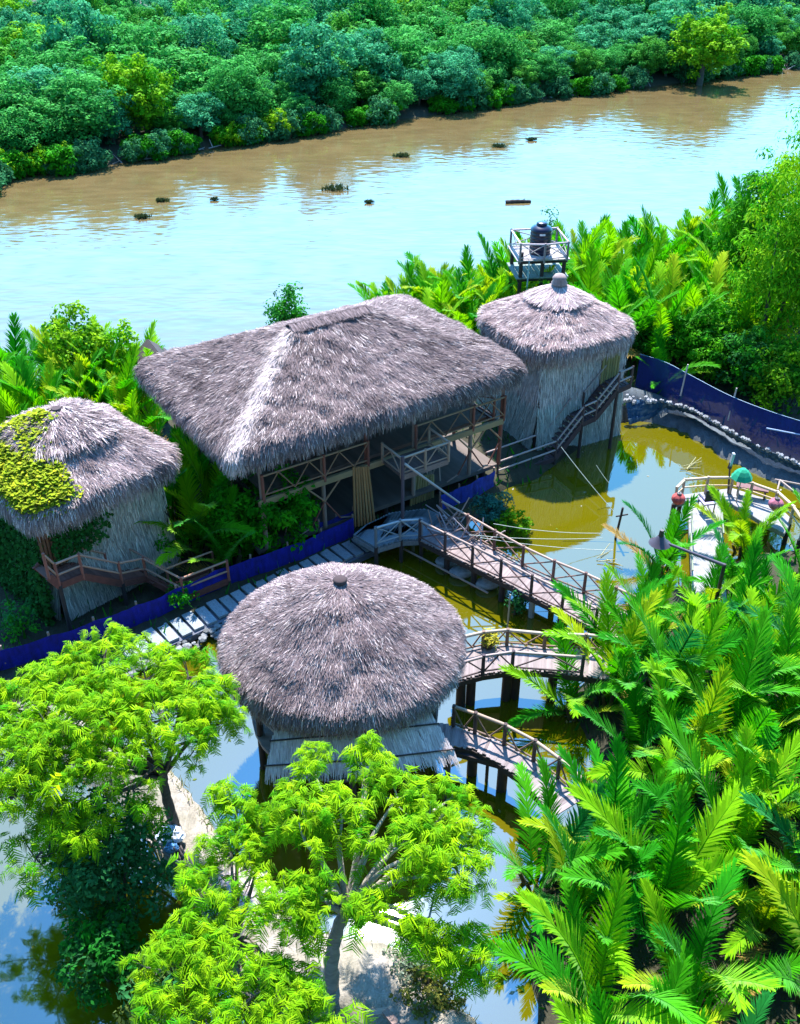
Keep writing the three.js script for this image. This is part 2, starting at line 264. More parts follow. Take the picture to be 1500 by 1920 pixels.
// a rail on posts: base points, height, and how the bays are braced
function railing(root, base, H, o = {}) {
  const add = root.isWorld ? (n, g) => wpart(n, g, M.wood, root.o) : (n, g) => part(n, g, M.wood, root), c = o.c ?? WOOD, ct = o.top ?? PALE;
  base.forEach((p, i) => { if (!o.skip?.includes(i)) add('post', pole(lifted(p, -(o.below ?? 0.1)), lifted(p, H + 0.06), o.rp ?? 0.06, o.rp ?? 0.055, o.post ?? c)); });
  for (let i = 1; i < base.length; i++) {
    const a = base[i - 1], b = base[i], x = (b.clone().sub(a)).setY(0).normalize();
    add('rail', pole(lifted(a, H).addScaledVector(x, -0.05), lifted(b, H + rr(-0.02, 0.02)).addScaledVector(x, 0.05), o.r ?? 0.045, o.r ?? 0.04, ct));
    if (o.low !== false) add('rail', pole(lifted(a, o.low ?? 0.12), lifted(b, o.low ?? 0.12), 0.032, 0.03, c));
    if (o.mid) add('rail', pole(lifted(a, o.mid), lifted(b, o.mid), 0.032, 0.03, ct));
    const m = a.clone().lerp(b, 0.5), n = V(-x.z, 0, x.x).multiplyScalar(0.035);
    const br = (p, q) => add('brace', pole(p, q, 0.028, 0.025, c, 6));
    if (o.brace === 'X') { br(lifted(a, 0.12).add(n), lifted(b, H).add(n)); br(lifted(a, H).sub(n), lifted(b, 0.12).sub(n)); }
    if (o.brace === 'V') { br(lifted(a, H).add(n), lifted(m, 0.1).add(n)); br(lifted(m, 0.1).sub(n), lifted(b, H).sub(n)); }
    if (o.brace === 'A') { br(lifted(a, 0.12).add(n), lifted(m, H).add(n)); br(lifted(m, H).sub(n), lifted(b, 0.12).sub(n)); }
    if (o.brace === 'D') { const k = Math.max(2, Math.round(a.distanceTo(b) / 0.62)); for (let j = 0; j < k; j++) { const p = a.clone().lerp(b, j / k), q = a.clone().lerp(b, (j + 1) / k); br(lifted(p, j % 2 ? H : 0.12).add(n), lifted(q, j % 2 ? 0.12 : H).add(n)); } }
  }
}
const W = o => ({ isWorld: true, o });
function deck(root, near, far, n, c, o = {}) {         // narrow slats laid across between two edges, on two joists
  const g = [];
  for (let i = 0; i < n; i++) { const t = (i + 0.5) / n, a = along(near, t), b = along(far, t), e = b.clone().sub(a).setY(0).normalize(); a.addScaledVector(e, rr(-0.06, 0.03)); b.addScaledVector(e, rr(-0.03, 0.06)); a.y += rr(-0.012, 0.012); g.push(beam(a, b, o.w ?? 0.09, 0.035, jit(mixc(c, DARK, rnd() < 0.12 ? 0.5 : 0), 0.16))); }
  stuff(wpart('deck_slats', merge(g), M.wood, root));
  for (const q of [near, far]) for (let i = 1; i < q.length; i++) wpart('joist', beam(lifted(q[i - 1], -0.13), lifted(q[i], -0.13), 0.09, 0.18, DARK), M.wood, root);
}

// ───────────────────────── the large two-storey hut ─────────────────────────
const hutC = V(-2.68, 0, -34.76), hutTurn = 33.65 * Math.PI / 180;
const hut = thing('thatched_hut', 'large two-storey open timber hut under a broad hipped thatch roof', 'hut', hutC, hutTurn);
const locX = (t) => V(Math.cos(t), 0, -Math.sin(t)), locZ = (t) => V(Math.sin(t), 0, Math.cos(t));
const onFront = (c, turn, lz) => (px, py) => { const n = locZ(turn), p = c.clone().addScaledVector(n, lz), w = onPlane(px, py, p, n).sub(c), x = locX(turn); return V(w.dot(x), w.y, lz); };
{
  const P = onFront(hutC, hutTurn, 3.8), box2 = (n, x, y, z, sx, sy, sz, c, m = M.wood) => part(n, box(x, y, z, sx, sy, sz, c), m, hut);
  reseed(11);
  const hipped = new THREE.Group(); hipped.name = 'hipped_roof'; hipped.position.set(-0.22, 0, 0.38); hut.add(hipped);
  thatchRoof(hipped, { A: 6.17, B: 4.22, R: 0.45, ra: 1.45, rb: 0.05, top: 7.6, eave: 5.72, drop: 0.4, short: 0.75, seed: 2, fringe: 5200, bend: 1.0 }, 125000, (t, s, p) => {
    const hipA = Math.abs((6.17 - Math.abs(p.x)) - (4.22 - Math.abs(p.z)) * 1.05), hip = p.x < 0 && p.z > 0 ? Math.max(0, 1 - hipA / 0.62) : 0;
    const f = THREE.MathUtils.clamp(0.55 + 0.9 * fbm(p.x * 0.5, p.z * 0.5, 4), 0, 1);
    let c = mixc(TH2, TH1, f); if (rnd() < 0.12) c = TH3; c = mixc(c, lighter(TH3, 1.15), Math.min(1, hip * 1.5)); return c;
  });
  part('ridge_pole', pole(V(-1.6, 7.5, 0.36), V(1.6, 7.48, 0.36), 0.022, 0.022, DARK, 6), M.thatch, hipped);
  { const L = new Leaves(); for (let i = 0; i < 3400; i++) { const s = rnd() < 0.5 ? -1 : 1, x = rr(-1.65, 1.65), a = V(x, 7.64 + rr(0, 0.05), rr(-.05, .05)), b = V(x + rr(-.1, .1), a.y - rr(0.1, 0.2), s * rr(0.25, 0.5)); L.blade(a, b, V(1, 0, 0), 0.04, 0.015, jit(mixc(TH2, TH1, rnd()), 0.3)); } stuff(part('ridge_thatch', L.build(), M.thatch, hipped)); }
  box2('floor', 0, 0.98, 0, 10.9, 0.16, 7.7, col(0.13, 0.10, 0.09)); box2('floor', 0.3, 3.08, -0.2, 10.3, 0.14, 7.2, col(0.16, 0.10, 0.08));
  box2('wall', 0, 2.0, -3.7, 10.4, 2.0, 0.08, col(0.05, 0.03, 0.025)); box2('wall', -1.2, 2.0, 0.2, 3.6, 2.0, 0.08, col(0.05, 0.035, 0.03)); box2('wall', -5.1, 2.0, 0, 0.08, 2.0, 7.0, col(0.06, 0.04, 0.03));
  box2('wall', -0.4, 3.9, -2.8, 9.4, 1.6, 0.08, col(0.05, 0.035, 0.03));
  for (const x of [-5.0, -2.5, 0.2, 2.8, 5.0]) for (const z of [-3.6, 0, 3.6]) part('pile', pole(V(x, -1.2, z * 0.97), V(x, 0.9, z * 0.97), 0.11, 0.11, DARK), M.wood, hut);
  const xs = [-5.1, P(608, 950).x, P(688, 930).x, P(775, 900).x, P(880, 860).x, P(937, 830).x];
  xs.forEach((x, i) => part('post', pole(V(x, 1.0, 3.8), V(x, 5.5, 3.8), 0.085, 0.075, i === 5 || i === 2 ? REDWOOD : WOOD), M.wood, hut));
  for (const z of [-3.5, -1.2, 1.3]) { part('post', pole(V(5.1, 1, z), V(5.1, 5.5, z), 0.08, 0.075, REDWOOD), M.wood, hut); part('post', pole(V(-5.1, 1, z), V(-5.1, 5.5, z), 0.08, 0.075, WOOD), M.wood, hut); }
  part('floor_beam', beam(V(-5.3, 3.08, 3.92), V(xs[5], 3.08, 3.92), 0.12, 0.24, col(0.34, 0.23, 0.12)), M.wood, hut);
  part('floor_beam', beam(V(5.2, 3.08, 3.9), V(5.2, 3.08, -3.5), 0.12, 0.24, col(0.2, 0.1, 0.08)), M.wood, hut);
  // rails of the upper floor and the fan braces of the lower
  const up = [[0, 2], [3, 5]].map(([a, b]) => xs.slice(a, b + 1).map(x => V(x, 3.2, 3.95)));
  up.forEach(q => railing(hut, q, 0.95, { brace: 'D', c: col(0.32, 0.17, 0.10), top: col(0.40, 0.23, 0.14), r: 0.04, low: 0.18, post: REDWOOD }));
  railing(hut, [V(5.15, 3.2, 3.8), V(5.15, 3.2, 1.3), V(5.15, 3.2, -1.2), V(5.15, 3.2, -3.5)], 0.95, { brace: 'X', c: REDWOOD, r: 0.035 });
  const LB = col(0.42, 0.24, 0.14);
  for (const i of [1, 4, 5]) { const x = xs[i], z = 3.87, w = i === 5 ? -0.7 : 0.75; for (const s of i === 5 ? [-1] : [-1, 1]) { part('brace', pole(V(x, 2.2, z), V(x + s * 0.72, 3.0, z + 0.02), 0.04, 0.035, LB, 6), M.wood, hut); part('brace', pole(V(x + s * 0.04, 2.15, z), V(x + s * 0.62, 1.25, z + 0.02), 0.035, 0.03, REDWOOD, 6), M.wood, hut); part('brace', pole(V(x + s * 0.62, 1.25, z), V(x + s * 1.15, 1.1, z + 0.02), 0.032, 0.03, WOOD, 6), M.wood, hut); } }
  for (let k = 0; k < 9; k++) { const x = xs[5] - 0.15 - k * 0.1; part('brace', pole(V(xs[5], 4.3, 3.88), V(x - 0.25, 5.2, 3.86 - k * 0.05), 0.022, 0.02, REDWOOD, 5), M.wood, hut); }
  // split-bamboo panels beside the entrance
  const panel = (pts, lz, n, c) => { const Q = onFront(hutC, hutTurn, lz), [a, b, d, e] = pts.map(p => Q(...p)), root = part('bamboo_panel', box((a.x + b.x + d.x + e.x) / 4, (a.y + e.y) / 2, lz - 0.05, Math.abs(b.x - a.x), 0.08, 0.03, DARK), M.wood, hut);
    for (let i = 0; i < n; i++) { const t0 = (i + 0.06) / n, t1 = (i + 0.94) / n, tp = a.clone().lerp(b, (t0 + t1) / 2), bt = e.clone().lerp(d, (t0 + t1) / 2), g = pole(bt, tp, 0.5 * Math.abs(b.x - a.x) / n, 0.48 * Math.abs(b.x - a.x) / n, jit(c, 0.2), 6); g.translate(0, 0, rr(-0.01, 0.01)); part('slat', g, M.wood, root); } };
  panel([[661, 876], [692, 874], [705, 980], [663, 988]], 3.98, 7, col(0.46, 0.24, 0.10));
  panel([[773, 893], [814, 890], [814, 932], [767, 953]], 3.6, 9, col(0.34, 0.26, 0.11));
  // the little balcony over the entrance
  const B5 = onFront(hutC, hutTurn, 5.2), bl = B5(752, 892), br = B5(840, 858), y0 = 3.15;
  const bx0 = bl.x, bx1 = br.x;
  part('balcony_floor', box((bx0 + bx1) / 2, y0 - 0.05, 4.55, bx1 - bx0, 0.1, 1.35, col(0.14, 0.09, 0.08)), M.wood, hut);
  const bal = part('balcony', beam(V(bx0, y0 - 0.1, 5.2), V(bx1, y0 - 0.1, 5.2), 0.1, 0.22, col(0.3, 0.2, 0.18)), M.wood, hut);
  const bq = [V(bx0, y0, 3.95), V(bx0, y0, 5.22), V((bx0 + bx1) / 2, y0, 5.22), V(bx1, y0, 5.22), V(bx1, y0, 3.95)];
  railing(bal, bq, 0.72, { brace: 'D', c: col(0.40, 0.26, 0.19), top: col(0.5, 0.36, 0.28), r: 0.045, low: 0.1 });
  part('balcony_post', pole(V(bx0, -0.9, 5.3), V(bx0, 4.0, 5.3), 0.075, 0.065, col(0.10, 0.07, 0.09)), M.wood, hut);
  part('brace', pole(V(bx0 + 0.05, 3.7, 5.35), V(bx0 + 2.4, 1.3, 5.6), 0.05, 0.045, col(0.5, 0.42, 0.4)), M.wood, hut);
  // bamboo and bundles lying under the upper floor
  for (let i = 0; i < 7; i++) part('bamboo_pole', pole(V(xs[3] + 0.6 + i * 0.13, 1.1, 3.5 + rr(-.3, .2)), V(xs[3] + 0.5 + i * 0.2 + rr(-.3, .6), rr(1.9, 2.9), 3.2), 0.03, 0.025, PALE, 6), M.wood, hut);
}
// blue sheeting below its floor
function sheetFence(name, label, pts, y0, y1, c, mat, posts, cat = 'fence') {   // pts: line on the ground
  const root = thing(name, label, cat, V(pts[0].x, 0, pts[0].z));
  const n = 90, pos = [], id = [], uv = []; const h = typeof y1 === 'function' ? y1 : () => y1;
  const d0 = pts[pts.length - 1].clone().sub(pts[0]).normalize(), nn = V(-d0.z, 0, d0.x); let L = 0; for (let i = 1; i < pts.length; i++) L += pts[i].distanceTo(pts[i - 1]);
  for (let i = 0; i <= n; i++) for (let j = 0; j <= 4; j++) { const t = i / n, p = along(pts, t), w = 0.05 * N3(t * L * 1.7, j * 0.7, 4) + 0.03 * N3(t * L * 5, j * 1.5, 8), sag = j === 4 ? -0.05 * Math.abs(Math.sin(t * Math.PI * (posts || 6))) : 0; p.addScaledVector(nn, w); pos.push(p.x, y0 + (h(t) - y0) * j / 4 + sag, p.z); uv.push(t * L * 0.5, j * 0.25); }
  for (let i = 0; i < n; i++) for (let j = 0; j < 4; j++) { const a = i * 5 + j; id.push(a, a + 5, a + 1, a + 1, a + 5, a + 6); }
  const g = new THREE.BufferGeometry(); g.setAttribute('position', new THREE.Float32BufferAttribute(pos, 3)); g.setAttribute('uv', new THREE.Float32BufferAttribute(uv, 2)); g.setIndex(id); g.computeVertexNormals();
  wpart('sheet', paint(g, c), mat, root);
  for (let i = 0; i <= posts; i++) { const p = along(pts, i / posts).addScaledVector(nn, -0.06); wpart('post', pole(V(p.x, -0.4, p.z), V(p.x, h(i / posts) + 0.12, p.z), 0.045, 0.04, WOOD), M.wood, root); }
  return root;
}
sheetFence('blue_fence', 'long deep-blue sheet fence running behind the slab path', [[-160, 1340], [0, 1268], [140, 1226], [300, 1165], [420, 1108], [560, 1060], [664, 1012]].map(q => G(q[0], q[1], 0.2)), 0.05, 1.22, BLUE, M.cloth, 11);
sheetFence('blue_skirt', 'short blue sheet hung below the hut floor beside the bridge', [[826, 962], [870, 943], [926, 915]].map(q => G(q[0], q[1], 0.15)), 0.02, 1.0, col(0.015, 0.045, 0.42), M.cloth, 3, 'sheet');
sheetFence('blue_apron', 'dark blue sheet across the plinth left of the bamboo panel', [[600, 1035], [632, 1024], [664, 1011]].map(q => G(q[0], q[1], 0.2)).map(p => p.clone().add(V(0, 0, -0.35))), 0.05, 1.3, col(0.012, 0.02, 0.26), M.cloth, 2, 'sheet');

// ───────────────────────── the two tower huts ─────────────────────────
function towerHut(label, c, turn, o) {
  const h = thing('tower_hut', label, 'hut', c, turn), w = o.wall, k = [V(-w, 0, w), V(w, 0, w), V(w, 0, -w), V(-w, 0, -w)];
  part('core', box(0, o.eave / 2, 0, 2 * w - 0.2, o.eave - 0.1, 2 * w - 0.2, col(0.05, 0.045, 0.04)), M.wood, h);
  for (let i = 0; i < 4; i++) {
    const seen = i === 0 || i === 3, n = seen ? 5200 : 900;
    if (seen || i === 1) { thatchWall(h, k[i], k[(i + 1) % 4], o.mid, o.eave + 0.2, n, o.colour, { flip: false, hole: i === 0 ? o.hole : null }); thatchWall(h, k[i], k[(i + 1) % 4], -0.1, o.mid + 0.15, n, o.colour2 ?? o.colour, { flare: o.flare }); }
  }
  for (const q of k) part('corner_post', pole(V(q.x, -0.5, q.z), V(q.x, o.eave, q.z), 0.09, 0.08, DARK), M.wood, h);
  return h;
}
const grey = (x, y) => mixc(col(0.60, 0.56, 0.50), col(0.33, 0.30, 0.27), rnd());
reseed(21);
const ltC = V(-11.35, 0, -28.8), ltT = 46 * Math.PI / 180;
const ltDoor = onFront(ltC, ltT, 2.2)(92, 1008);
const leftTower = towerHut('left tower hut of grass walls with creeper overgrowing half its roof', ltC, ltT, { wall: 2.15, eave: 4.85, mid: 2.1, flare: 0.35, colour: grey, hole: (x, y) => Math.abs(x - 2.15 - ltDoor.x) < 0.42 && y > ltDoor.y - 1.1 && y < ltDoor.y + 1.0 });
const ltSpec = { A: 2.75, B: 2.75, R: 0.8, ra: 0.25, rb: 0.05, top: 6.6, eave: 4.95, drop: 0.45, seed: 5, short: 1.35, fringe: 3400, bend: 1.0, wobble: 0.03 };
const ltS = thatchRoof(leftTower, ltSpec, 44000, (t, s, p) => { let c = mixc(TH2, TH1, THREE.MathUtils.clamp(0.62 + 0.8 * fbm(p.x * 0.8, p.z * 0.8, 14), 0, 1)); if (rnd() < 0.16) c = TH3; return lighter(c, 1.35); });
{ const tier = new THREE.Group(); tier.name = 'upper_tier'; leftTower.add(tier); thatchRoof(tier, { A: 1.5, B: 1.5, R: 0.7, ra: 0.25, rb: 0.05, top: 6.68, eave: 6.02, drop: 0.1, seed: 7, fringe: 700, bend: 1.05, wobble: 0.05 }, 9000, () => lighter(rnd() < 0.15 ? TH3 : mixc(TH2, TH1, rnd()), 1.35)); }
part('roof_cap', merge([pole(V(0, 6.35, 0), V(0, 6.72, 0), 0.3, 0.16, TH2, 10)]), M.thatch, leftTower);
function bambooDoor(root, x, y0, y1, z, w, n, c) { const f = part('door', box(x, (y0 + y1) / 2, z - 0.06, w, y1 - y0, 0.04, DARK), M.wood, root); for (let i = 0; i < n; i++) { const q = x - w / 2 + (i + 0.5) * w / n; part('slat', pole(V(q, y0, z), V(q, y1, z), w / n * 0.48, w / n * 0.46, jit(c, 0.25), 6), M.wood, f); } }
bambooDoor(leftTower, ltDoor.x, ltDoor.y - 1.1, ltDoor.y + 0.95, 2.28, 0.85, 7, col(0.30, 0.12, 0.06));
const rtC = V(6.75, 0, -40.0), rtT = 28 * Math.PI / 180;
const rtDoor = onFront(rtC, rtT, 2.25)(1144, 676);
const rightTower = towerHut('right tower hut of pale grass walls under a capped thatch roof', rtC, rtT, { wall: 2.2, eave: 5.05, mid: 2.4, flare: 0.25, colour: (x, y) => mixc(col(0.66, 0.60, 0.60), col(0.40, 0.36, 0.37), rnd()), colour2: (x, y) => mixc(col(0.50, 0.54, 0.52), col(0.28, 0.33, 0.32), rnd()), hole: (x, y) => Math.abs(x - 2.2 - rtDoor.x) < 0.5 && y > rtDoor.y - 1.2 });
const rtS = thatchRoof(rightTower, { A: 2.72, B: 2.72, R: 1.6, ra: 0.05, rb: 0.05, top: 6.62, eave: 5.15, drop: 0.45, seed: 9, short: 1.3, fringe: 3600, bend: 0.95, wobble: 0.025 }, 46000, (t, s, p) => { let c = mixc(mixc(TH2, col(0.3, 0.2, 0.19), 0.5), TH1, THREE.MathUtils.clamp(0.7 + 0.8 * fbm(p.x * 0.8, p.z * 0.8, 24), 0, 1)); if (rnd() < 0.18) c = TH3; return lighter(c, 1.4); });
{
  const g = new THREE.ConeGeometry(1.25, 0.62, 24, 4, true); g.translate(0, 6.42, 0); part('roof_cap', paint(g, lighter(TH1, 1.3)), M.thatch, rightTower);
  const L = new Leaves(); for (let i = 0; i < 2600; i++) { const a = rr(0, 6.283), r = Math.sqrt(rnd()) * 1.15, p = V(Math.cos(a) * r, 6.76 - 0.5 * r + 0.02, Math.sin(a) * r), q = V(Math.cos(a + rr(-.2, .2)) * (r + 0.3), 0, Math.sin(a) * (r + 0.3)); q.y = 6.77 - 0.5 * (r + 0.3) + rr(0, 0.05); L.blade(p, q, V(-Math.sin(a), 0, Math.cos(a)), 0.045, 0.02, jit(lighter(rnd() < 0.2 ? TH3 : TH1, 1.4), 0.3)); }
  stuff(part('cap_thatch', L.build(), M.thatch, rightTower));
  const kb = new THREE.LatheGeometry([[0.24, 0], [0.26, 0.08], [0.2, 0.2], [0.23, 0.32], [0.16, 0.46], [0.001, 0.52]].map(q => new THREE.Vector2(...q)), 14); kb.scale(1.35, 0.9, 1.35); kb.translate(0, 6.68, 0); part('finial', paint(kb, col(0.33, 0.24, 0.23)), M.wood, rightTower);
  bambooDoor(rightTower, rtDoor.x, rtDoor.y - 1.15, 4.85, 2.32, 0.95, 7, col(0.36, 0.30, 0.12));
}
// the creeper on the left tower's roof
{
  reseed(31);
  const root = thing('creeper', 'yellow-green creeper covering the left half of the tower roof', 'creeper', ltC, ltT), L = new Leaves();
  const leaf = (p, n, k) => { const a = rr(0, 6.283), u = V(Math.cos(a), rr(-.3, .3), Math.sin(a)), w = V(0, 0, 0).crossVectors(u, n).normalize().multiplyScalar(rr(0.05, 0.09)), l = rr(0.10, 0.19), tip = p.clone().addScaledVector(u, l).addScaledVector(n, rr(-.04, .05)), m = p.clone().addScaledVector(u, l * 0.5).addScaledVector(n, 0.02); L.quad(p, m.clone().add(w), tip, m.clone().sub(w), k); };
  for (let i = 0; i < 24000; i++) {
    const t = rnd(), s = Math.sqrt(rnd()) * 1, p = ltS(t, s); const edge = p.x + 0.35 * p.z + 0.2 + 0.9 * fbm(p.x * 0.9, p.z * 0.9, 40); if (edge > 0 || rnd() < 0.9 * SS(edge, -0.75, 0)) continue;
    const thick = 0.5 + 0.5 * N3(p.x * 2.2, p.z * 2.2, 30); p.y += 0.08 + 0.22 * thick * rnd() + (edge > -0.5 ? 0 : 0.05); p.multiplyScalar(1.005);
    leaf(p, V(rr(-.4, .4), 1, rr(-.4, .4)).normalize(), jit(mixc(col(0.20, 0.30, 0.008), col(0.46, 0.46, 0.02), rnd() * rnd() + 0.1), 0.3));
  }
  for (let i = 0; i < 16; i++) { const q = [], t0 = 0.28 + rr(0, 0.5); for (let j = 0; j < 6; j++) { const p = ltS(t0 + j * rr(-.012, .02), 0.95 - j * 0.14); p.y += 0.06; q.push(p); } part('stem', limb(q, 0.025, 0.008, col(0.16, 0.12, 0.06), 5, 12), M.bark, root); }
  part('leaves', L.build(), leafMat([1, 1, 1], 0.3), root);
  const D = new Leaves(), keep = L.p; L.p = D.p; L.c = D.c; L.i = D.i; L.n = 0;
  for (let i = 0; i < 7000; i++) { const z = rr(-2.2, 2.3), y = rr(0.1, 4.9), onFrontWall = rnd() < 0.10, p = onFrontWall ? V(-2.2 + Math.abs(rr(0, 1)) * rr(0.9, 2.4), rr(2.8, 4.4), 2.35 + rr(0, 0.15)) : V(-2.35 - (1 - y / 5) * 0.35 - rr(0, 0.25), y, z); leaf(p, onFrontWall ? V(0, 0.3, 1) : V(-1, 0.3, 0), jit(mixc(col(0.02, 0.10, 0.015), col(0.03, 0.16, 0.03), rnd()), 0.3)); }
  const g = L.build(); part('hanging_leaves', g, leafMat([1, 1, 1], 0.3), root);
}
// outside stairs with landings
function stairs(label, c, turn, lz, top, o) {          // top: rail corners as points of the photograph, on the plane lz in front of the wall
  const root = thing('stair', label, 'stair', c, turn), Q = onFront(c, turn, lz), lx = locX(turn), lzv = locZ(turn), pts = top.map(p => { if (p.length < 3) return Q(...p); const w = G(...p).sub(c); return V(w.dot(lx), w.y, w.dot(lzv)); }), H = 0.85;
  const base = pts.map(p => V(p.x, p.y - H, p.z));
  base.forEach((p, i) => { part('post', pole(lifted(p, i === 0 ? -0.1 : -0.15), lifted(p, H + 0.05), 0.055, 0.05, o.post), M.wood, root); });
  for (let i = 1; i < base.length; i++) {
    const a = base[i - 1], b = base[i]; for (const y of [H, 0.42]) part('rail', pole(lifted(a, y), lifted(b, y), 0.042, 0.038, o.rail), M.wood, root);
    part('stringer', beam(lifted(a, -0.02), lifted(b, -0.02), 0.08, 0.24, o.board), M.wood, root);
    const a2 = V(a.x, a.y - 0.02, a.z - o.width), b2 = V(b.x, b.y - 0.02, b.z - o.width); part('stringer', beam(a2, b2, 0.08, 0.24, o.board), M.wood, root);
    const len = Math.hypot(b.x - a.x, b.y - a.y), st = Math.abs(b.y - a.y) > 0.25, n = Math.max(2, Math.round(len / (st ? 0.26 : 0.16)));
    for (let k = 0; k < n; k++) { const t = (k + 0.5) / n; part(st ? 'tread' : 'plank', box(a.x + (b.x - a.x) * t, a.y + (b.y - a.y) * t + 0.03, a.z + (b.z - a.z) * t - o.width / 2, st ? 0.24 : len / n * 0.9, 0.04, o.width, jit(o.tread, 0.2)), M.wood, root); }
    if (o.inner?.includes(i)) { part('rail', pole(lifted(a2, H), lifted(b2, H), 0.04, 0.036, o.rail), M.wood, root); part('post', pole(lifted(b2, -0.1), lifted(b2, H), 0.05, 0.045, o.post), M.wood, root); }
  }
  for (const i of o.legs) { const p = base[i]; part('leg', pole(V(p.x, -0.8, p.z), V(p.x, p.y, p.z), 0.08, 0.07, DARK), M.wood, root); }
  return root;
}
reseed(41);
stairs('red-brown stair stepping down across the left tower wall to the blue fence', ltC, ltT, 3.1, [[81, 1040], [102, 1058], [147, 1040], [222, 1056], [268, 1047], [339, 1085, 1.5], [425, 1052, 1.45]], { post: col(0.34, 0.11, 0.08), rail: col(0.52, 0.28, 0.20), board: col(0.20, 0.06, 0.045), tread: col(0.28, 0.12, 0.09), width: 0.85, inner: [3, 5, 6], legs: [1, 3, 5, 6] });
stairs('dark timber stair climbing the right tower wall from the walkway to its door', rtC, rtT, 3.25, [[1187, 688], [1162, 699], [1120, 751], [1095, 762], [1044, 827], [934, 866]], { post: col(0.12, 0.07, 0.07), rail: col(0.46, 0.36, 0.34), board: col(0.07, 0.04, 0.045), tread: col(0.13, 0.08, 0.08), width: 0.9, inner: [2, 4, 5], legs: [1, 3, 4, 5] });

// ───────────────────────── the round hut over the pond ─────────────────────────
const rhC = V(-1.58, 0, -20.5);
{
  reseed(51);
  const h = thing('round_hut', 'round open hut on stilts with a domed thatch roof', 'hut', rhC);
  thatchRoof(h, { A: 3.2, B: 2.98, R: 2.97, ra: 0.06, rb: 0.06, top: 5.95, eave: 4.08, drop: 0.3, short: 0.6, seed: 3, fringe: 3400, bend: 1.4, strand: 0.9, coarse: 0.85 }, 100000, (t, s, p) => {
    let c = mixc(mixc(TH2, col(0.22, 0.15, 0.15), 0.4), TH1, THREE.MathUtils.clamp(0.5 + 0.7 * N3(t * 26, s * 3, 6) + 0.4 * fbm(p.x, p.z, 50), 0, 1)); if (rnd() < 0.13) c = TH3; return c; });
  const kg = new THREE.LatheGeometry([[0.001, 0.2], [0.2, 0.19], [0.27, 0.1], [0.25, -0.05]].map(q => new THREE.Vector2(...q)), 14); kg.scale(0.72, 0.55, 0.72); kg.translate(0, 5.97, 0); part('roof_cap', paint(kg, col(0.07, 0.05, 0.05)), M.thatch, h);
  const fl = new THREE.CylinderGeometry(2.7, 2.7, 0.12, 32); fl.translate(0, 1.3, 0); part('floor', paint(fl, col(0.2, 0.15, 0.14)), M.wood, h);
  for (let i = 0; i < 10; i++) { const a = i / 10 * 6.283 + 0.2; part('post', pole(V(Math.cos(a) * 2.6, -0.8, Math.sin(a) * 2.6), V(Math.cos(a) * 2.55, 4.0, Math.sin(a) * 2.55), 0.11, 0.09, DARK), M.wood, h); }
  for (let i = 0; i < 10; i++) { const a = i / 10 * 6.283 + 0.2, b = (i + 1) / 10 * 6.283 + 0.2; if (Math.abs(Math.cos(a)) < 0.4 && Math.sin(a) < 0) continue; part('rail', pole(V(Math.cos(a) * 2.6, 2.1, Math.sin(a) * 2.6), V(Math.cos(b) * 2.6, 2.1, Math.sin(b) * 2.6), 0.045, 0.04, WOOD), M.wood, h); }
  // the lean-to thatch panels at its front
  const aw = (name, pts, n, label) => {
    const q = pts.map(([x, y, hh]) => G(x, y, hh)), [tl, tr, br, bl] = q, nrm = V(0, 0, 0).crossVectors(tr.clone().sub(tl), bl.clone().sub(tl)).normalize(); if (nrm.y < 0) nrm.negate();
    const at = (u, v) => tl.clone().lerp(tr, u).lerp(bl.clone().lerp(br, u), v), L = new Leaves();
    const down = bl.clone().add(br).sub(tl).sub(tr).normalize(), side = V(0, 0, 0).crossVectors(down, nrm).normalize();
    const base = new Leaves(); base.quad(tl, tr, br, bl, col(0.2, 0.16, 0.17)); const dn = nrm.clone().multiplyScalar(-0.08); base.quad(tl.clone().add(dn), tr.clone().add(dn), br.clone().add(dn), bl.clone().add(dn), DARK); base.quad(bl, br, br.clone().add(dn), bl.clone().add(dn), DARK); base.quad(tr, br, br.clone().add(dn), tr.clone().add(dn), DARK); base.quad(tl, bl, bl.clone().add(dn), tl.clone().add(dn), DARK);
    const a = wpart(name, base.build(), M.thatch, h); if (label) a.userData.label = label;
    for (let i = 0; i < n; i++) { const p = at(rr(-0.01, 1.01), rr(0, 0.97)).addScaledVector(nrm, rr(0.01, 0.05)), e = p.clone().addScaledVector(down, rr(0.2, 0.5)).addScaledVector(side, rr(-0.04, 0.04)).addScaledVector(nrm, rr(0, 0.02)); L.blade(p, e, side, rr(0.02, 0.04), 0.01, jit(mixc(col(0.42, 0.33, 0.31), col(0.64, 0.54, 0.51), rnd()), 0.2)); }
    stuff(wpart('panel_thatch', L.build(), M.thatch, a.parent));
    for (const v of [0.45, 0.93]) wpart('batten', pole(at(-0.03, v).addScaledVector(nrm, 0.07), at(1.02, v).addScaledVector(nrm, 0.07), 0.022, 0.02, DARK, 6), M.wood, h);
    return at;
  };
  aw('awning', [[520, 1345, 3.55], [655, 1330, 3.75], [670, 1432, 2.75], [500, 1442, 2.6]], 2600);
  aw('awning', [[650, 1328, 3.76], [792, 1312, 3.55], [851, 1412, 2.6], [668, 1434, 2.74]], 3000);
  for (const [x, y] of [[512, 1436], [660, 1436], [842, 1410]]) { const t = G(x, y - 4, 2.6); wpart('awning_post', pole(V(t.x, -0.8, t.z - 0.1), V(t.x, 2.6, t.z - 0.1), 0.08, 0.07, DARK), M.wood, h); }
}

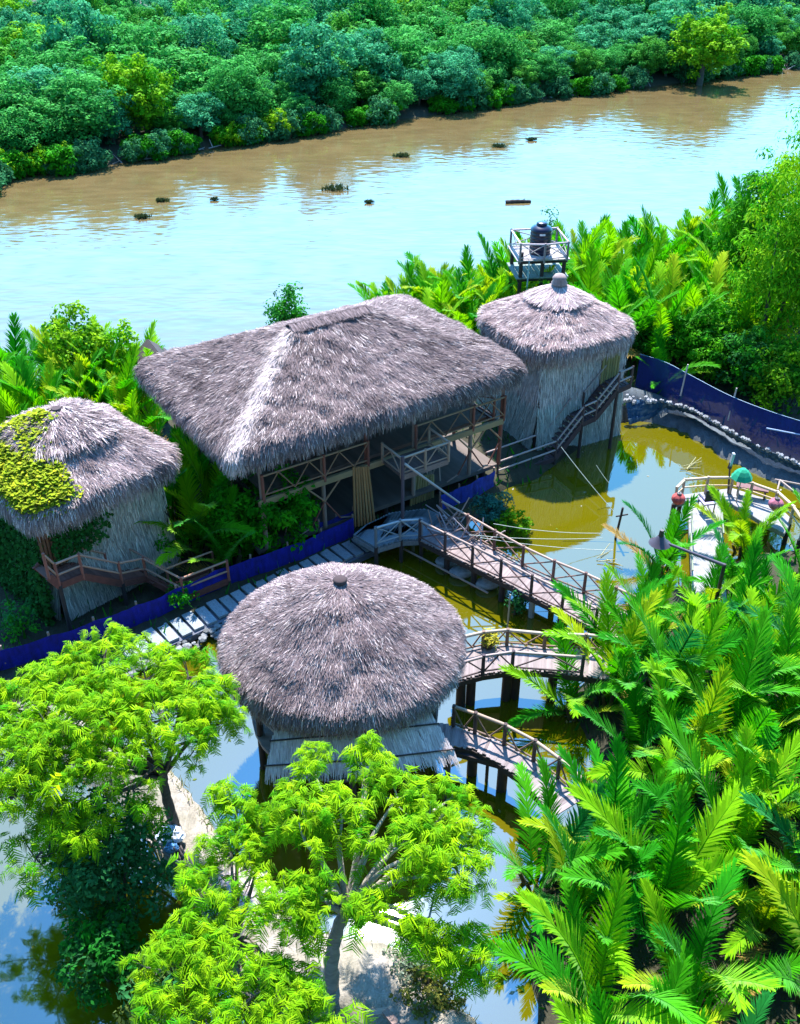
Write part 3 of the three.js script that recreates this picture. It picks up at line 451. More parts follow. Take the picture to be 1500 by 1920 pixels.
// ───────────────────────── landing, bridge and walkways ─────────────────────────
{
  reseed(61);
  const L = thing('landing', 'blue-grey board landing before the hut entrance', 'landing', G(745, 985, 1));
  const near = [[664, 1003], [705, 1026], [752, 1012], [790, 1010]].map(q => G(q[0], q[1], 1)), far = [[690, 985], [735, 962], [800, 955], [838, 972]].map(q => G(q[0], q[1], 1));
  for (let i = 0; i < 26; i++) { const t = (i + 0.5) / 26; wpart('plank', beam(along(near, t), along(far, t), 0.17, 0.05, jit(col(0.20, 0.25, 0.30), 0.2)), M.wood, L); }
  for (let i = 1; i < 4; i++) wpart('joist', beam(lifted(near[i - 1], -0.15), lifted(near[i], -0.15), 0.1, 0.2, col(0.2, 0.22, 0.25)), M.wood, L);
  railing(W(L), [near[1], G(750, 1012, 1).setY(1), near[3]].map(p => lifted(p, 0.05)), 0.8, { brace: 'X', c: col(0.36, 0.40, 0.44), top: col(0.45, 0.48, 0.52), post: col(0.2, 0.22, 0.26) });
  for (const p of [near[1], near[2], near[3]]) wpart('pile', pole(V(p.x, -1, p.z), V(p.x, 1, p.z), 0.08, 0.075, DARK), M.wood, L);

  const B = thing('footbridge', 'long timber footbridge with cross-braced rails from the landing into the palms', 'bridge', G(950, 1060, 1));
  const n1 = [[787, 1012], [834, 1036], [885, 1061], [938, 1087], [995, 1117], [1053, 1146], [1115, 1180], [1180, 1214]].map(q => G(q[0], q[1], 1));
  const f1 = [[826, 975], [876, 1002], [926, 1032], [979, 1062], [1036, 1089], [1094, 1113], [1150, 1140], [1220, 1172]].map(q => G(q[0], q[1], 1));
  deck(B, n1, f1, 120, col(0.28, 0.215, 0.21), { w: 0.075 });
  railing(W(B), n1, 0.85, { brace: 'X', c: col(0.15, 0.09, 0.09), top: col(0.44, 0.32, 0.28), post: col(0.07, 0.045, 0.05) });
  railing(W(B), f1, 0.85, { brace: 'X', c: col(0.22, 0.13, 0.11), top: col(0.50, 0.35, 0.28), post: col(0.16, 0.08, 0.07) });
  [n1[1], n1[2], n1[3], n1[4], n1[5], n1[6], f1[3], f1[4], f1[5]].forEach((p, i) => wpart('pile', pole(V(p.x + 0.1, -1.2, p.z - 0.1), V(p.x + 0.1, 0.9, p.z - 0.1), i === 4 ? 0.2 : 0.12, i === 4 ? 0.18 : 0.11, i === 3 ? col(0.3, 0.33, 0.36) : DARK), M.wood, B));
  const low = [[740, 1020], [800, 1052], [865, 1088], [915, 1112]].map(q => G(q[0], q[1], 0.35)); wpart('brace', pole(low[0], low[3], 0.04, 0.04, WOOD), M.wood, B);
  for (const [x, y] of [[838, 1050], [864, 1070], [914, 1091]]) { const p = G(x, y, 0.25), g = new THREE.DodecahedronGeometry(0.34, 1); g.scale(1.3, 0.6, 0.9); g.translate(p.x, 0.18, p.z); wpart('footing', paint(g, col(0.34, 0.37, 0.40)), M.stone, B); }

  // a heap of cut poles leaning on the far rail of the bridge
  const H = thing('pole_heap', 'tangled heap of cut bamboo poles leaning at the head of the bridge', 'bamboo poles', G(860, 1000, 1));
  for (let i = 0; i < 34; i++) { const t = rnd(), a = along(f1, 0.02 + t * 0.24).add(V(rr(-.7, .15), 0.05, rr(-.3, .5))), b = a.clone().add(V(rr(-.9, .9), rr(0.1, 1.0), rr(-.6, .6))); wpart('bamboo_pole', pole(a, b, 0.03, 0.022, jit(mixc(WOOD, col(0.5, 0.44, 0.48), rnd()), 0.25), 6), M.wood, H); }

  const K = thing('walkway', 'upper curved board walkway leaving the right side of the round hut', 'walkway', G(960, 1240, 1.45));
  const kn = [[840, 1283], [862, 1275], [905, 1264], [960, 1256], [1020, 1258], [1090, 1266], [1150, 1275]].map(q => G(q[0], q[1], 1.45)), kf = [[845, 1232], [866, 1223], [905, 1214], [950, 1210], [1020, 1216], [1095, 1219], [1150, 1225]].map(q => G(q[0], q[1], 1.45));
  deck(K, kn, kf, 76, col(0.28, 0.22, 0.215), { w: 0.075 });
  railing(W(K), kf.slice(1), 0.62, { c: col(0.24, 0.15, 0.11), top: col(0.52, 0.42, 0.32), r: 0.055, brace: 'V' });
  railing(W(K), [kn[1], kn[2], kn[3], kn[5]].map((p, i) => i === 0 ? kn[0] : p), 0.72, { c: col(0.12, 0.08, 0.08), top: col(0.44, 0.33, 0.30), r: 0.045, brace: 'A', post: col(0.06, 0.04, 0.05) });
  for (const [x, y] of [[866, 1262], [885, 1258], [953, 1250], [970, 1246], [1040, 1250]]) { const p = G(x, y, 1.35); wpart('pile', pole(V(p.x, -1.4, p.z), V(p.x, 1.35, p.z), 0.16, 0.15, DARK), M.wood, K); }
  const cr = G(916, 1212, 1.5); const pot = thing('plant_pot', 'small yellow-green potted plant on the upper walkway', 'plant', V(cr.x, 1.47, cr.z));
  { const g = new THREE.LatheGeometry([[0.001, 0], [0.13, 0], [0.17, 0.22], [0.19, 0.22], [0.15, 0.2]].map(q => new THREE.Vector2(...q)), 12); part('pot', paint(g, col(0.14, 0.10, 0.05)), M.stone, pot); const l = new Leaves(); for (let i = 0; i < 160; i++) { const a = rr(0, 6.28), r = rr(0, 0.3), p = V(Math.cos(a) * r, rr(0.2, 0.6), Math.sin(a) * r), d = V(rr(-1, 1), rr(-.2, .6), rr(-1, 1)).normalize(); l.blade(p, p.clone().addScaledVector(d, 0.16), V(d.z, 0.2, -d.x), 0.05, 0.01, jit(col(0.4, 0.36, 0.03), 0.3)); } part('leaves', l.build(), leafMat([1, 1, 1], 0.3), pot); }

  const X = thing('walkway', 'lower slatted walkway curving from under the awning to the palms', 'walkway', G(940, 1400, 1.25));
  const xn = [[800, 1412], [852, 1400], [885, 1403], [930, 1426], [975, 1458], [1010, 1495], [1040, 1530]].map(q => G(q[0], q[1], 1.25)), xf = [[800, 1352], [850, 1362], [890, 1375], [945, 1397], [1000, 1427], [1045, 1460], [1090, 1500]].map(q => G(q[0], q[1], 1.25));
  deck(X, xn, xf, 62, col(0.29, 0.235, 0.24), { w: 0.085 });
  railing(W(X), xf.slice(1), 0.78, { c: col(0.2, 0.13, 0.1), top: col(0.46, 0.33, 0.25), r: 0.05, brace: 'V', post: col(0.08, 0.05, 0.05) });
  for (const [x, y] of [[888, 1402], [916, 1416], [945, 1432]]) { const p = G(x, y, 1.1); wpart('pile', pole(V(p.x, -1.4, p.z - 0.05), V(p.x, 1.15, p.z - 0.05), x === 916 ? 0.05 : 0.16, x === 916 ? 0.05 : 0.15, DARK), M.wood, X); }
  wpart('beam', beam(G(855, 1412, 1.0), G(955, 1440, 1.0), 0.14, 0.16, DARK), M.wood, X);

  // planks over the gap in the dike
  const D = thing('plank_bridge', 'short pile of loose planks bridging the dike under the feathery trees', 'planks', G(440, 1690, 0.5));
  for (let i = 0; i < 11; i++) { const t = i / 10, a = G(405 + t * 55, 1650 + t * 60, 0.5), d = G(470 + t * 45, 1625 + t * 65, 0.5).sub(a).normalize(); a.addScaledVector(d, rr(-.15, .1)); a.y += rr(0, .06); wpart('plank', beam(a, a.clone().addScaledVector(d, rr(0.9, 1.2)), 0.11, 0.04, jit(col(0.50, 0.41, 0.42), 0.25)), M.wood, D); }
}
// the path of slabs along the blue fence
{
  reseed(71);
  const root = thing('slab_path', 'row of blue-grey rectangular slabs laid as steps along the blue fence', 'path', G(480, 1110, 0.2)), a = G(679, 1019, 0.38), b = G(240, 1220, 0.38), d = b.clone().sub(a).normalize(), n = V(-d.z, 0, d.x), turn = Math.atan2(-d.z, d.x), cnt = 21;
  const bed = beam(a.clone().addScaledVector(d, -0.4).add(V(0, -0.19, 0)), b.clone().addScaledVector(d, 1).add(V(0, -0.19, 0)), 1.15, 0.24, col(0.12, 0.13, 0.17)); wpart('bed', bed, M.stone, root);
  for (let i = 0; i < cnt; i++) { const p = a.clone().lerp(b, i / (cnt - 1)).addScaledVector(n, rr(-.06, .06)); wpart('slab', box(p.x, p.y + rr(-.02, .02), p.z, 0.36, 0.09, 0.95, jit(col(0.31, 0.355, 0.40), 0.14), turn + rr(-.05, .05)), M.stone, root); }
  const sgn = n.z > 0 ? 1 : -1, stones = [];
  for (let i = 0; i < 150; i++) { const p = a.clone().lerp(b, rr(0.45, 1.05)).addScaledVector(n, sgn * rr(0.5, 1.0)); const g = new THREE.DodecahedronGeometry(rr(0.06, 0.16), 0); g.scale(1, 0.6, 1); g.rotateY(rr(0, 6)); g.translate(p.x, 0.2 + rr(-.1, .1), p.z); stones.push(paint(g, jit(col(0.25, 0.26, 0.27), 0.4))); }
  stuff(wpart('rubble', merge(stones), M.stone, root));
}
// ───────────────────────── round viewing deck on the right ─────────────────────────
{
  reseed(81);
  const h = 0.95, root = thing('viewing_deck', 'pale concrete deck with a curved yellow-pink rail beyond the palms', 'deck', G(1340, 1000, h));
  const slab = (pts, y) => { const s = new THREE.Shape(pts.map(q => { const p = G(q[0], q[1], y); return new THREE.Vector2(p.x, -p.z); })), g = new THREE.ExtrudeGeometry(s, { depth: 0.16, bevelEnabled: true, bevelSize: 0.02, bevelThickness: 0.02, bevelSegments: 1 }); g.rotateX(-Math.PI / 2); g.translate(0, y - 0.16, 0); const uv = g.attributes.uv; for (let i = 0; i < uv.count; i++) uv.setXY(i, uv.getX(i) * 0.5, uv.getY(i) * 0.5); return paint(g, col(0.30, 0.29, 0.30)); };
  wpart('floor', slab([[1290, 935], [1352, 930], [1362, 1130], [1300, 1130]], h), M.stone, root);
  wpart('floor', slab([[1268, 930], [1372, 916], [1450, 940], [1485, 975], [1470, 1000], [1440, 985], [1400, 960], [1352, 934], [1290, 939], [1266, 945]], h + 0.004), M.stone, root);
  const ring = [[1264, 945], [1278, 930], [1322, 926], [1368, 926], [1404, 937], [1450, 953], [1480, 982], [1500, 1012]].map(q => G(q[0], q[1], h)); railing(W(root), ring, 0.75, { c: col(0.5, 0.36, 0.28), top: col(0.7, 0.52, 0.34), r: 0.06, mid: 0.4, low: false });
  for (const p of ring) wpart('pile', pole(V(p.x, -1, p.z), V(p.x, h, p.z), 0.09, 0.09, DARK), M.wood, root);
  for (const [x0, x1] of [[1296, 1302], [1352, 1362]]) for (const [y0, y1] of [[940, 1000], [1000, 1070]]) wpart('side_rail', pole(G(x0, y0, h + 0.6), G((x0 + x1) / 2, y1, h + 0.6), 0.03, 0.03, col(0.25, 0.28, 0.2)), M.wood, root);
  const ball = (name, label, x, y, r, c, cat) => { const p = G(x, y, h + 0.8), t = thing(name, label, cat, p), g = new THREE.LatheGeometry(Array.from({ length: 11 }, (_, i) => { const a = -Math.PI / 2 + Math.PI * i / 10; return new THREE.Vector2(Math.max(0.001, Math.cos(a) * r), Math.sin(a) * r * 0.85); }), 14); part('shade', paint(g, c), M.cloth, t); for (const s of [-1, 1]) { const k = new THREE.CylinderGeometry(r * 0.35, r * 0.35, 0.06, 12); k.translate(0, s * r * 0.86, 0); part('cap', paint(k, DARK), M.paint, t); } part('cord', pole(V(0, r * 0.85, 0), V(0, r * 0.85 + 0.25, 0), 0.01, 0.01, DARK, 5), M.paint, t); return t; };
  ball('lantern', 'round red lantern at the left end of the deck rail', 1272, 935, 0.26, col(0.62, 0.10, 0.09), 'lantern');
  ball('lantern', 'pink lantern by the bend at the right of the deck rail', 1455, 945, 0.28, col(0.62, 0.18, 0.26), 'lantern');
  { const p = G(1380, 942, h), t = thing('parasol', 'small green parasol standing on the curved deck', 'parasol', p); part('pole', pole(V(0, 0, 0), V(0, 1.5, 0), 0.025, 0.025, PALE), M.paint, t);
    for (let i = 0; i < 8; i++) { const a = i / 8 * 6.283, b = (i + 1) / 8 * 6.283, L = new Leaves(), r = 0.42; const q = (f, k) => V(Math.cos(f) * r * k, 1.55 - 0.42 * k * k, Math.sin(f) * r * k); for (let j = 0; j < 4; j++) L.quad(q(a, j / 4 + 0.001), q(b, j / 4 + 0.001), q(b, (j + 1) / 4), q(a, (j + 1) / 4), jit(col(0.01, 0.42, 0.22), 0.1)); part('canopy_panel', L.build(), M.cloth, t); } }
  { const p = G(1322, 958, h), t = thing('chair', 'dark chair standing on the deck facing the pond', 'chair', p, 0.2); const c = col(0.03, 0.025, 0.06);
    part('seat', box(0, 0.45, 0, 0.5, 0.06, 0.5, col(0.35, 0.28, 0.42)), M.plastic, t); part('backrest', box(0, 0.85, 0.24, 0.5, 0.5, 0.05, c), M.plastic, t); for (const x of [-.22, .22]) { for (const z of [-.22, .22]) part('leg', pole(V(x, 0, z), V(x, 0.45, z), 0.025, 0.025, c), M.plastic, t); part('armrest', box(x * 1.15, 0.66, 0, 0.06, 0.04, 0.46, c), M.plastic, t); } }
  { const p = G(1402, 930, h), t = thing('bench', 'low dark bench along the inner side of the deck rail', 'bench', p, -0.35); part('seat', box(0.1, 0.42, 0, 1.2, 0.06, 0.35, col(0.2, 0.1, 0.1)), M.wood, t); for (const x of [-.4, .6]) part('leg', box(x, 0.2, 0, 0.06, 0.4, 0.3, DARK), M.wood, t); }
  { const p = G(1365, 925, h), t = thing('lamp_post', 'thin lamp post with a tilted grey head at the deck rail', 'street lamp', p); const head = atZ(1376, 850, p.z).sub(p), neck = atZ(1369, 873, p.z).sub(p); part('pole', pole(V(0, 0, 0), neck, 0.045, 0.035, DARK), M.paint, t); part('joint', pole(neck.clone().add(V(0, -0.12, 0)), neck.clone().add(V(0.02, 0.14, 0)), 0.09, 0.07, DARK), M.paint, t); part('lamp_head', beam(neck, head, 0.14, 0.09, col(0.4, 0.42, 0.45)), M.paint, t); }
  { const tip = G(1238, 1014, 3.6), foot = G(1358, 1060, 3.1), t = thing('deck_lamp', 'bell-shaped dark lamp on a long sloping arm above the palms', 'lamp', V(foot.x, 0, foot.z)); wpart('arm', pole(foot, tip, 0.06, 0.045, col(0.09, 0.07, 0.09)), M.paint, t); wpart('post', pole(V(foot.x, 0, foot.z), V(foot.x, 3.15, foot.z), 0.07, 0.06, DARK), M.wood, t);
    const g = new THREE.LatheGeometry([[0.05, 0.2], [0.12, 0.16], [0.2, 0.02], [0.36, -0.1], [0.34, -0.1], [0.1, 0.05]].map(q => new THREE.Vector2(...q)), 18); g.translate(tip.x, tip.y, tip.z); wpart('lamp_shade', paint(g, col(0.06, 0.045, 0.06)), M.paint, t); wpart('cap', pole(lifted(tip, 0.18), lifted(tip, 0.42), 0.09, 0.07, DARK), M.paint, t); }
}
// ───────────────────────── the blue net and its bank ─────────────────────────
{
  reseed(91);
  const line = [[1195, 700], [1240, 715], [1283, 738], [1365, 782], [1440, 812], [1510, 835], [1640, 885]].map(q => G(q[0], q[1], 1.3)), base = line.map(p => V(p.x, 0.2, p.z));
  const root = thing('net_fence', 'dark-blue net fence on pale stakes along the far edge of the pond', 'fence', V(base[0].x, 0, base[0].z));
  const n = 120, pos = [], uv = [], id = []; for (let i = 0; i <= n; i++) for (let j = 0; j <= 5; j++) { const p = along(base, i / n), w = 0.16 * N3(i * 0.25, j * 0.5, 3) + 0.06 * N3(i * 0.9, j, 5); pos.push(p.x + w * 0.4, 0.5 + (1.8 + 0.12 * N3(i * 0.2, 3, 1)) * j / 5, p.z + w); uv.push(i * 0.2, j * 0.4); }
  for (let i = 0; i < n; i++) for (let j = 0; j < 5; j++) { const a = i * 6 + j; id.push(a, a + 6, a + 1, a + 1, a + 6, a + 7); }
  const g = new THREE.BufferGeometry(); g.setAttribute('position', new THREE.Float32BufferAttribute(pos, 3)); g.setAttribute('uv', new THREE.Float32BufferAttribute(uv, 2)); g.setIndex(id); g.computeVertexNormals(); wpart('net', paint(g, col(0.003, 0.018, 0.20)), M.net, root);
  for (const [x, y] of [[1276, 742], [1365, 788]]) { const p = G(x, y, 1.15); wpart('stake', pole(p, V(p.x + 0.1, 2.7, p.z - 0.05), 0.04, 0.035, col(0.6, 0.52, 0.5)), M.wood, root); }
  wpart('top_line', wire(base.map(p => V(p.x, 2.3, p.z)), 0.015, col(0.1, 0.25, 0.4)), M.paint, root);
  wpart('stake', pole(G(1437, 803, 1.8), G(1500, 815, 1.8), 0.035, 0.03, col(0.3, 0.4, 0.6)), M.wood, root);
  // net draped down the bank to the water
  const sheet = thing('bank_net', 'blue-green net draped over the stony bank down to the pond', 'net', V(base[0].x, 0, base[0].z));
  const crest = [[1170, 748], [1240, 752], [1300, 772], [1375, 815], [1440, 845], [1500, 872], [1640, 925]].map(q => G(q[0], q[1], 1.0)), toe = [[1178, 800], [1245, 785], [1300, 795], [1370, 842], [1430, 880], [1500, 905], [1640, 965]].map(q => G(q[0], q[1], 0.02));
  const P2 = [], U2 = [], I2 = [], C2 = [], m = 160, k = 16;
  for (let i = 0; i <= m; i++) for (let j = 0; j <= k; j++) { const t = i / m, v = j / k, a = along(crest, t), b = along(toe, t), p = a.lerp(b, v), g0 = groundY(p.x, p.z), bulge = 0.10 * N3(i * 0.33, j * 0.6, 4) + 0.07 * N3(i * 0.9, j * 1.3, 7); P2.push(p.x, Math.max(p.y + 0.25 * Math.sin(v * Math.PI), g0 + 0.34) + Math.max(-0.05, bulge) - (v > 0.95 ? 0.2 : 0), p.z); U2.push(t * 14, v * 2);
    const e = Math.max(0, fbm(i * 0.22, j * 0.5, 17)); C2.push(...mixc(col(0.012, 0.075, 0.17), col(0.20, 0.28, 0.33), Math.min(1, e * 2.2))); }
  for (let i = 0; i < m; i++) for (let j = 0; j < k; j++) { const a = i * (k + 1) + j; I2.push(a, a + k + 1, a + 1, a + 1, a + k + 1, a + k + 2); }
  const g2 = new THREE.BufferGeometry(); g2.setAttribute('position', new THREE.Float32BufferAttribute(P2, 3)); g2.setAttribute('color', new THREE.Float32BufferAttribute(C2, 3)); g2.setAttribute('uv', new THREE.Float32BufferAttribute(U2, 2)); g2.setIndex(I2); g2.computeVertexNormals(); wpart('sheet', g2, M.soil, sheet);
  const st = []; for (let i = 0; i < 130; i++) { const t = rnd(), v = rr(-0.1, 0.35), p = along(crest, t).lerp(along(toe, t), v), q = new THREE.DodecahedronGeometry(rr(0.04, 0.13), 0); q.translate(p.x, Math.max(p.y, groundY(p.x, p.z)) + 0.22 * Math.sin(Math.max(0, v) * 3.14) + 0.08, p.z); st.push(paint(q, jit(col(0.45, 0.45, 0.48), 0.3))); } stuff(wpart('stones', merge(st), M.stone, sheet));
  const tr = thing('rail_frame', 'pale bamboo rail frame at the pond edge by the right margin', 'rail', G(1480, 915, 0.4)); for (const [a, b] of [[[1453, 899], [1520, 912]], [[1462, 900], [1502, 932]], [[1462, 902], [1458, 918]]]) wpart('rail', pole(G(a[0], a[1], 0.9), G(b[0], b[1], 0.8), 0.04, 0.035, PALE), M.wood, tr);
}
// ───────────────────────── water tank tower ─────────────────────────
{
  reseed(95);
  const c = V(7.0, 0, -48.6), root = thing('tank_tower', 'dark timber stand with two railed platforms carrying the water tank', 'tower', c, 0.12), y1 = 5.05, y0 = 4.15;
  const xs = [-1.1, 0, 1.1], zs = [-1.0, 1.0]; for (const x of xs) for (const z of zs) part('post', pole(V(x, -0.5, z), V(x, y1 + (x < 0 && z > 0 ? 0.4 : 0), z), 0.12, 0.1, DARK), M.wood, root);
  for (const [y, c0] of [[y1, col(0.40, 0.36, 0.36)], [y0, col(0.22, 0.28, 0.26)]]) for (let i = 0; i < 9; i++) part('plank', box(-1.2 + i * 0.3, y, 0, 0.28, 0.06, 2.3, jit(c0, 0.12)), M.wood, root);
  for (const y of [y1 - 0.12, y0 - 0.12, 2.2]) for (const z of zs) part('beam', beam(V(-1.25, y, z), V(1.25, y, z), 0.1, 0.14, DARK), M.wood, root);
  for (const z of zs) part('brace', pole(V(-1.1, 0.4, z + 0.1), V(1.1, 3.6, z + 0.1), 0.05, 0.05, DARK), M.wood, root);
  const q = [V(-1.2, y1, -1.1), V(1.2, y1, -1.1), V(1.2, y1, 1.1), V(0, y1 - 0.02, 1.25), V(-1.2, y1, 1.1), V(-1.2, y1, -1.1)]; railing(root, q, 0.85, { brace: 'X', c: col(0.45, 0.4, 0.42), top: col(0.66, 0.56, 0.6), r: 0.045, post: col(0.3, 0.24, 0.26) });
  part('pipe', wire([V(-0.75, y1, 1.2), V(-0.8, 3, 1.3), V(-0.9, 0.3, 1.4)], 0.04, col(0.35, 0.5, 0.58)), M.paint, root);
  const t = thing('water_tank', 'black-blue plastic water tank on top of the timber tower', 'water tank', V(c.x + 0.05, y1 + 0.03, c.z + 0.1)), pr = [[0.001, 0], [0.52, 0], [0.54, 0.04]]; for (let i = 0; i < 6; i++) { const y = 0.12 + i * 0.18; pr.push([0.54, y], [0.515, y + 0.05], [0.515, y + 0.09], [0.54, y + 0.13]); } pr.push([0.54, 1.22], [0.46, 1.33], [0.26, 1.42], [0.24, 1.42]);
  part('body', paint(new THREE.LatheGeometry(pr.map(a => new THREE.Vector2(...a)), 32), col(0.006, 0.006, 0.03)), M.plastic, t);
  const lid = new THREE.LatheGeometry([[0.25, 1.40], [0.27, 1.44], [0.27, 1.52], [0.2, 1.56], [0.001, 1.58]].map(a => new THREE.Vector2(...a)), 24); part('lid', paint(lid, col(0.006, 0.006, 0.03)), M.plastic, t);
  part('label_plate', (() => { const g = new THREE.CylinderGeometry(0.552, 0.552, 0.1, 8, 1, true, -0.25, 0.5); g.translate(0, 1.08, 0); return paint(g, col(0.6, 0.6, 0.66)); })(), M.paint, t);
}
// ───────────────────────── wires and small things ─────────────────────────
{
  const wr = (label, a, b, sag, r = 0.013, c = col(0.42, 0.46, 0.40)) => { const root = thing('wire', label, 'wire', V(a.x, a.y, a.z)), m = a.clone().lerp(b, 0.5); m.y -= sag; const q = [a, a.clone().lerp(b, 0.25), m, a.clone().lerp(b, 0.75), b]; q[1].y -= sag * 0.75; q[3].y -= sag * 0.75; wpart('strand', wire(q, r, c), M.paint, root); return root; };
  wr('long guy wire from the right tower stair down to the pond stake', G(1052, 838, 3.0), G(1150, 958, 1.0), 0.05); wr('thin guy wire beside the long one from the right tower', G(1118, 872, 1.5), G(1142, 906, 0.8), 0.03);
  wr('topmost of the three wires from the bridge rail across the olive pond', G(925, 982, 1.9), G(1130, 1000, 1.4), 0.12); wr('middle of the three wires from the bridge rail across the olive pond', G(880, 1003, 1.9), G(1130, 1009, 1.4), 0.1); wr('lowest of the three wires from the bridge rail across the olive pond', G(900, 1008, 1.8), G(1150, 1032, 1.4), 0.1);
  const st = G(1152, 1010, 0), s = thing('stake', 'dark leaning stake in the pond with wires tied to its top', 'stake', st); part('pole', pole(V(0, -0.6, 0), V(0.12, 1.5, 0.1), 0.05, 0.045, DARK), M.wood, s); part('crosspiece', pole(V(-0.1, 1.1, 0.1), V(0.35, 1.2, 0.1), 0.03, 0.03, DARK), M.wood, s);
  const s2 = thing('stake', 'thin upright stick in the pond between bridge and walkway', 'stake', G(950, 1184, 1.3).setY(0)); part('pole', pole(V(0, -0.6, 0), V(0.02, 2.8, 0), 0.03, 0.025, col(0.34, 0.3, 0.24)), M.wood, s2);
  reseed(101);
  const tw = (label, x, y, n, sc) => { const p = G(x, y, 0.05), root = thing('branch', label, 'branch', p); for (let i = 0; i < n; i++) { const a = rr(-.6, .6) + (i % 2 ? 0.4 : -0.5), q = V(rr(-.2, .2), 0.02, rr(-.2, .2)); part('twig', pole(q, q.clone().add(V(Math.cos(a) * sc, rr(0.0, .25), Math.sin(a) * sc)), 0.02, 0.012, col(0.6, 0.56, 0.3), 5), M.bark, root); } };
  tw('pale dead branch floating on the olive water behind the deck', 1283, 880, 5, 0.9); tw('yellowish twig floating near the end of the bridge wires', 1128, 1048, 4, 0.7);
  { const p = G(318, 1566, 0.75), t = thing('plastic_bag', 'white-blue crumpled plastic bag at the foot of the left tree', 'bag', p); const g = new THREE.IcosahedronGeometry(0.27, 4), q = g.attributes.position; for (let i = 0; i < q.count; i++) { const v = V(q.getX(i), q.getY(i), q.getZ(i)), f = 1 + 0.35 * N3(v.x * 6, v.y * 6, v.z * 6) + 0.2 * N3(v.x * 13, v.y * 13, v.z * 13); q.setXYZ(i, v.x * f * 1.3, Math.max(-0.15, v.y * f * 0.8), v.z * f); } g.computeVertexNormals(); part('bag', paint(g, col(0.55, 0.62, 0.80)), M.plastic, t); const k = g.clone(); k.scale(0.5, 0.5, 0.5); k.translate(0.1, -0.05, 0.34); part('fold', paint(k, col(0.12, 0.32, 0.62)), M.plastic, t); }
  { const root = thing('wicker_frame', 'collapsed dark stick frame lying on the dike left of the trunk', 'sticks', G(290, 1560, 0.5)); for (let i = 0; i < 10; i++) { const a = G(265 + i * 7, 1528 + i * 4, 0.5), b = G(290 + i * 7, 1578 + i * 5, 0.55); wpart('stick', pole(a, lifted(b, rr(0, .3)), 0.03, 0.025, jit(col(0.16, 0.13, 0.13), 0.4), 6), M.wood, root); } for (const k of [0, 1]) wpart('stick', pole(G(255, 1560 + k * 30, 0.6), G(345, 1625 + k * 30, 0.6), 0.045, 0.04, col(0.3, 0.26, 0.26), 6), M.wood, root); }
  { const root = thing('plank', 'thin pale board lying across the dike at the bottom', 'board', G(720, 1899, 0.75)); wpart('board', beam(G(685, 1901, 0.72), G(735, 1893, 0.72), 0.14, 0.05, PALE), M.wood, root); const r2 = thing('log', 'long squared timber pointing to the bottom edge on the dike', 'timber', G(735, 1910, 0.7)); wpart('timber', beam(G(722, 1896, 0.72), G(775, 1960, 0.72), 0.16, 0.12, col(0.3, 0.2, 0.18)), M.wood, r2); }
  // a small gabled roof at the river edge behind the big hut
  { const p = G(292, 680, 3.0), root = thing('boat_shelter', 'tiny dark gabled roof peeping over the big thatch at the river', 'shelter', V(p.x, 0, p.z), 0.5); for (const s of [-1, 1]) part('roof_slope', beam(V(s * 0.75, 3.1, 0), V(0, 3.75, 0), 1.8, 0.08, DARK), M.wood, root); part('gable', (() => { const L = new Leaves(); L.tri(V(-0.7, 3.1, 0.75), V(0.7, 3.1, 0.75), V(0, 3.65, 0.75), col(0.5, 0.55, 0.6)); return L.build(); })(), M.paint, root); for (const x of [-.65, .65]) for (const z of [-.7, .7]) part('post', pole(V(x, -0.5, z), V(x, 3.1, z), 0.06, 0.06, WOOD), M.wood, root); }
  // things drifting on the river
  const drift = [[628, 355, 1.5, 'largest clump of drifting weed on the river above the big hut'], [753, 293, 1.0, 'drifting weed clump at the upper middle of the river'], [936, 275, 0.9, 'drifting dark clump right of the middle of the river'], [995, 263, 0.7, 'rightmost drifting clump near the brown water edge'], [303, 377, 0.7, 'small drifting clump below the brown water on the left'], [402, 375, 0.4, 'tiny drifting clump near the left middle of the river'], [267, 408, 0.8, 'leftmost drifting weed clump with a pale tip'], [692, 380, 0.5, 'faint drifting clump right of the largest one']];
  for (let [x, y, s, label] of drift) { s *= 0.62; const p = G(x, y, 0.02), root = thing('weed_clump', label, 'water weed', p, 0, 'weed clumps drifting on the river'), L = new Leaves(); for (let i = 0; i < 170; i++) { const a = rr(0, 6.28), r = Math.sqrt(rnd()), q = V(Math.cos(a) * r * s * (1 + 0.4 * Math.sin(a * 3 + x)), 0.02, Math.sin(a) * r * s * 0.55), e = q.clone().add(V(rr(-.15, .15), rr(0.05, 0.4) * (0.3 + 0.8 * s), rr(-.15, .15))); L.blade(q, e, V(1, 0, rr(-1, 1)).normalize(), 0.09, 0.03, jit(col(0.05, 0.08, 0.03), 0.4)); } part('leaves', L.build(), leafMat([1, 1, 1], 0.2), root); part('root_mat', (() => { const g = new THREE.DodecahedronGeometry(s * 0.5, 1); g.scale(1.1, 0.08, 0.6); return paint(g, col(0.05, 0.045, 0.03)); })(), M.soil, root); }
  { const p = G(972, 379, 0.05), root = thing('log', 'long dark log floating on the river left of the tank', 'log', p); part('trunk', limb([V(-0.95, 0, 0.1), V(-0.2, 0.06, 0), V(0.95, 0.02, -0.1)], 0.16, 0.1, col(0.08, 0.06, 0.06)), M.bark, root); part('branch', limb([V(0.2, 0.05, 0), V(0.5, 0.25, -0.1)], 0.05, 0.02, col(0.08, 0.06, 0.06), 5, 4), M.bark, root); }
}

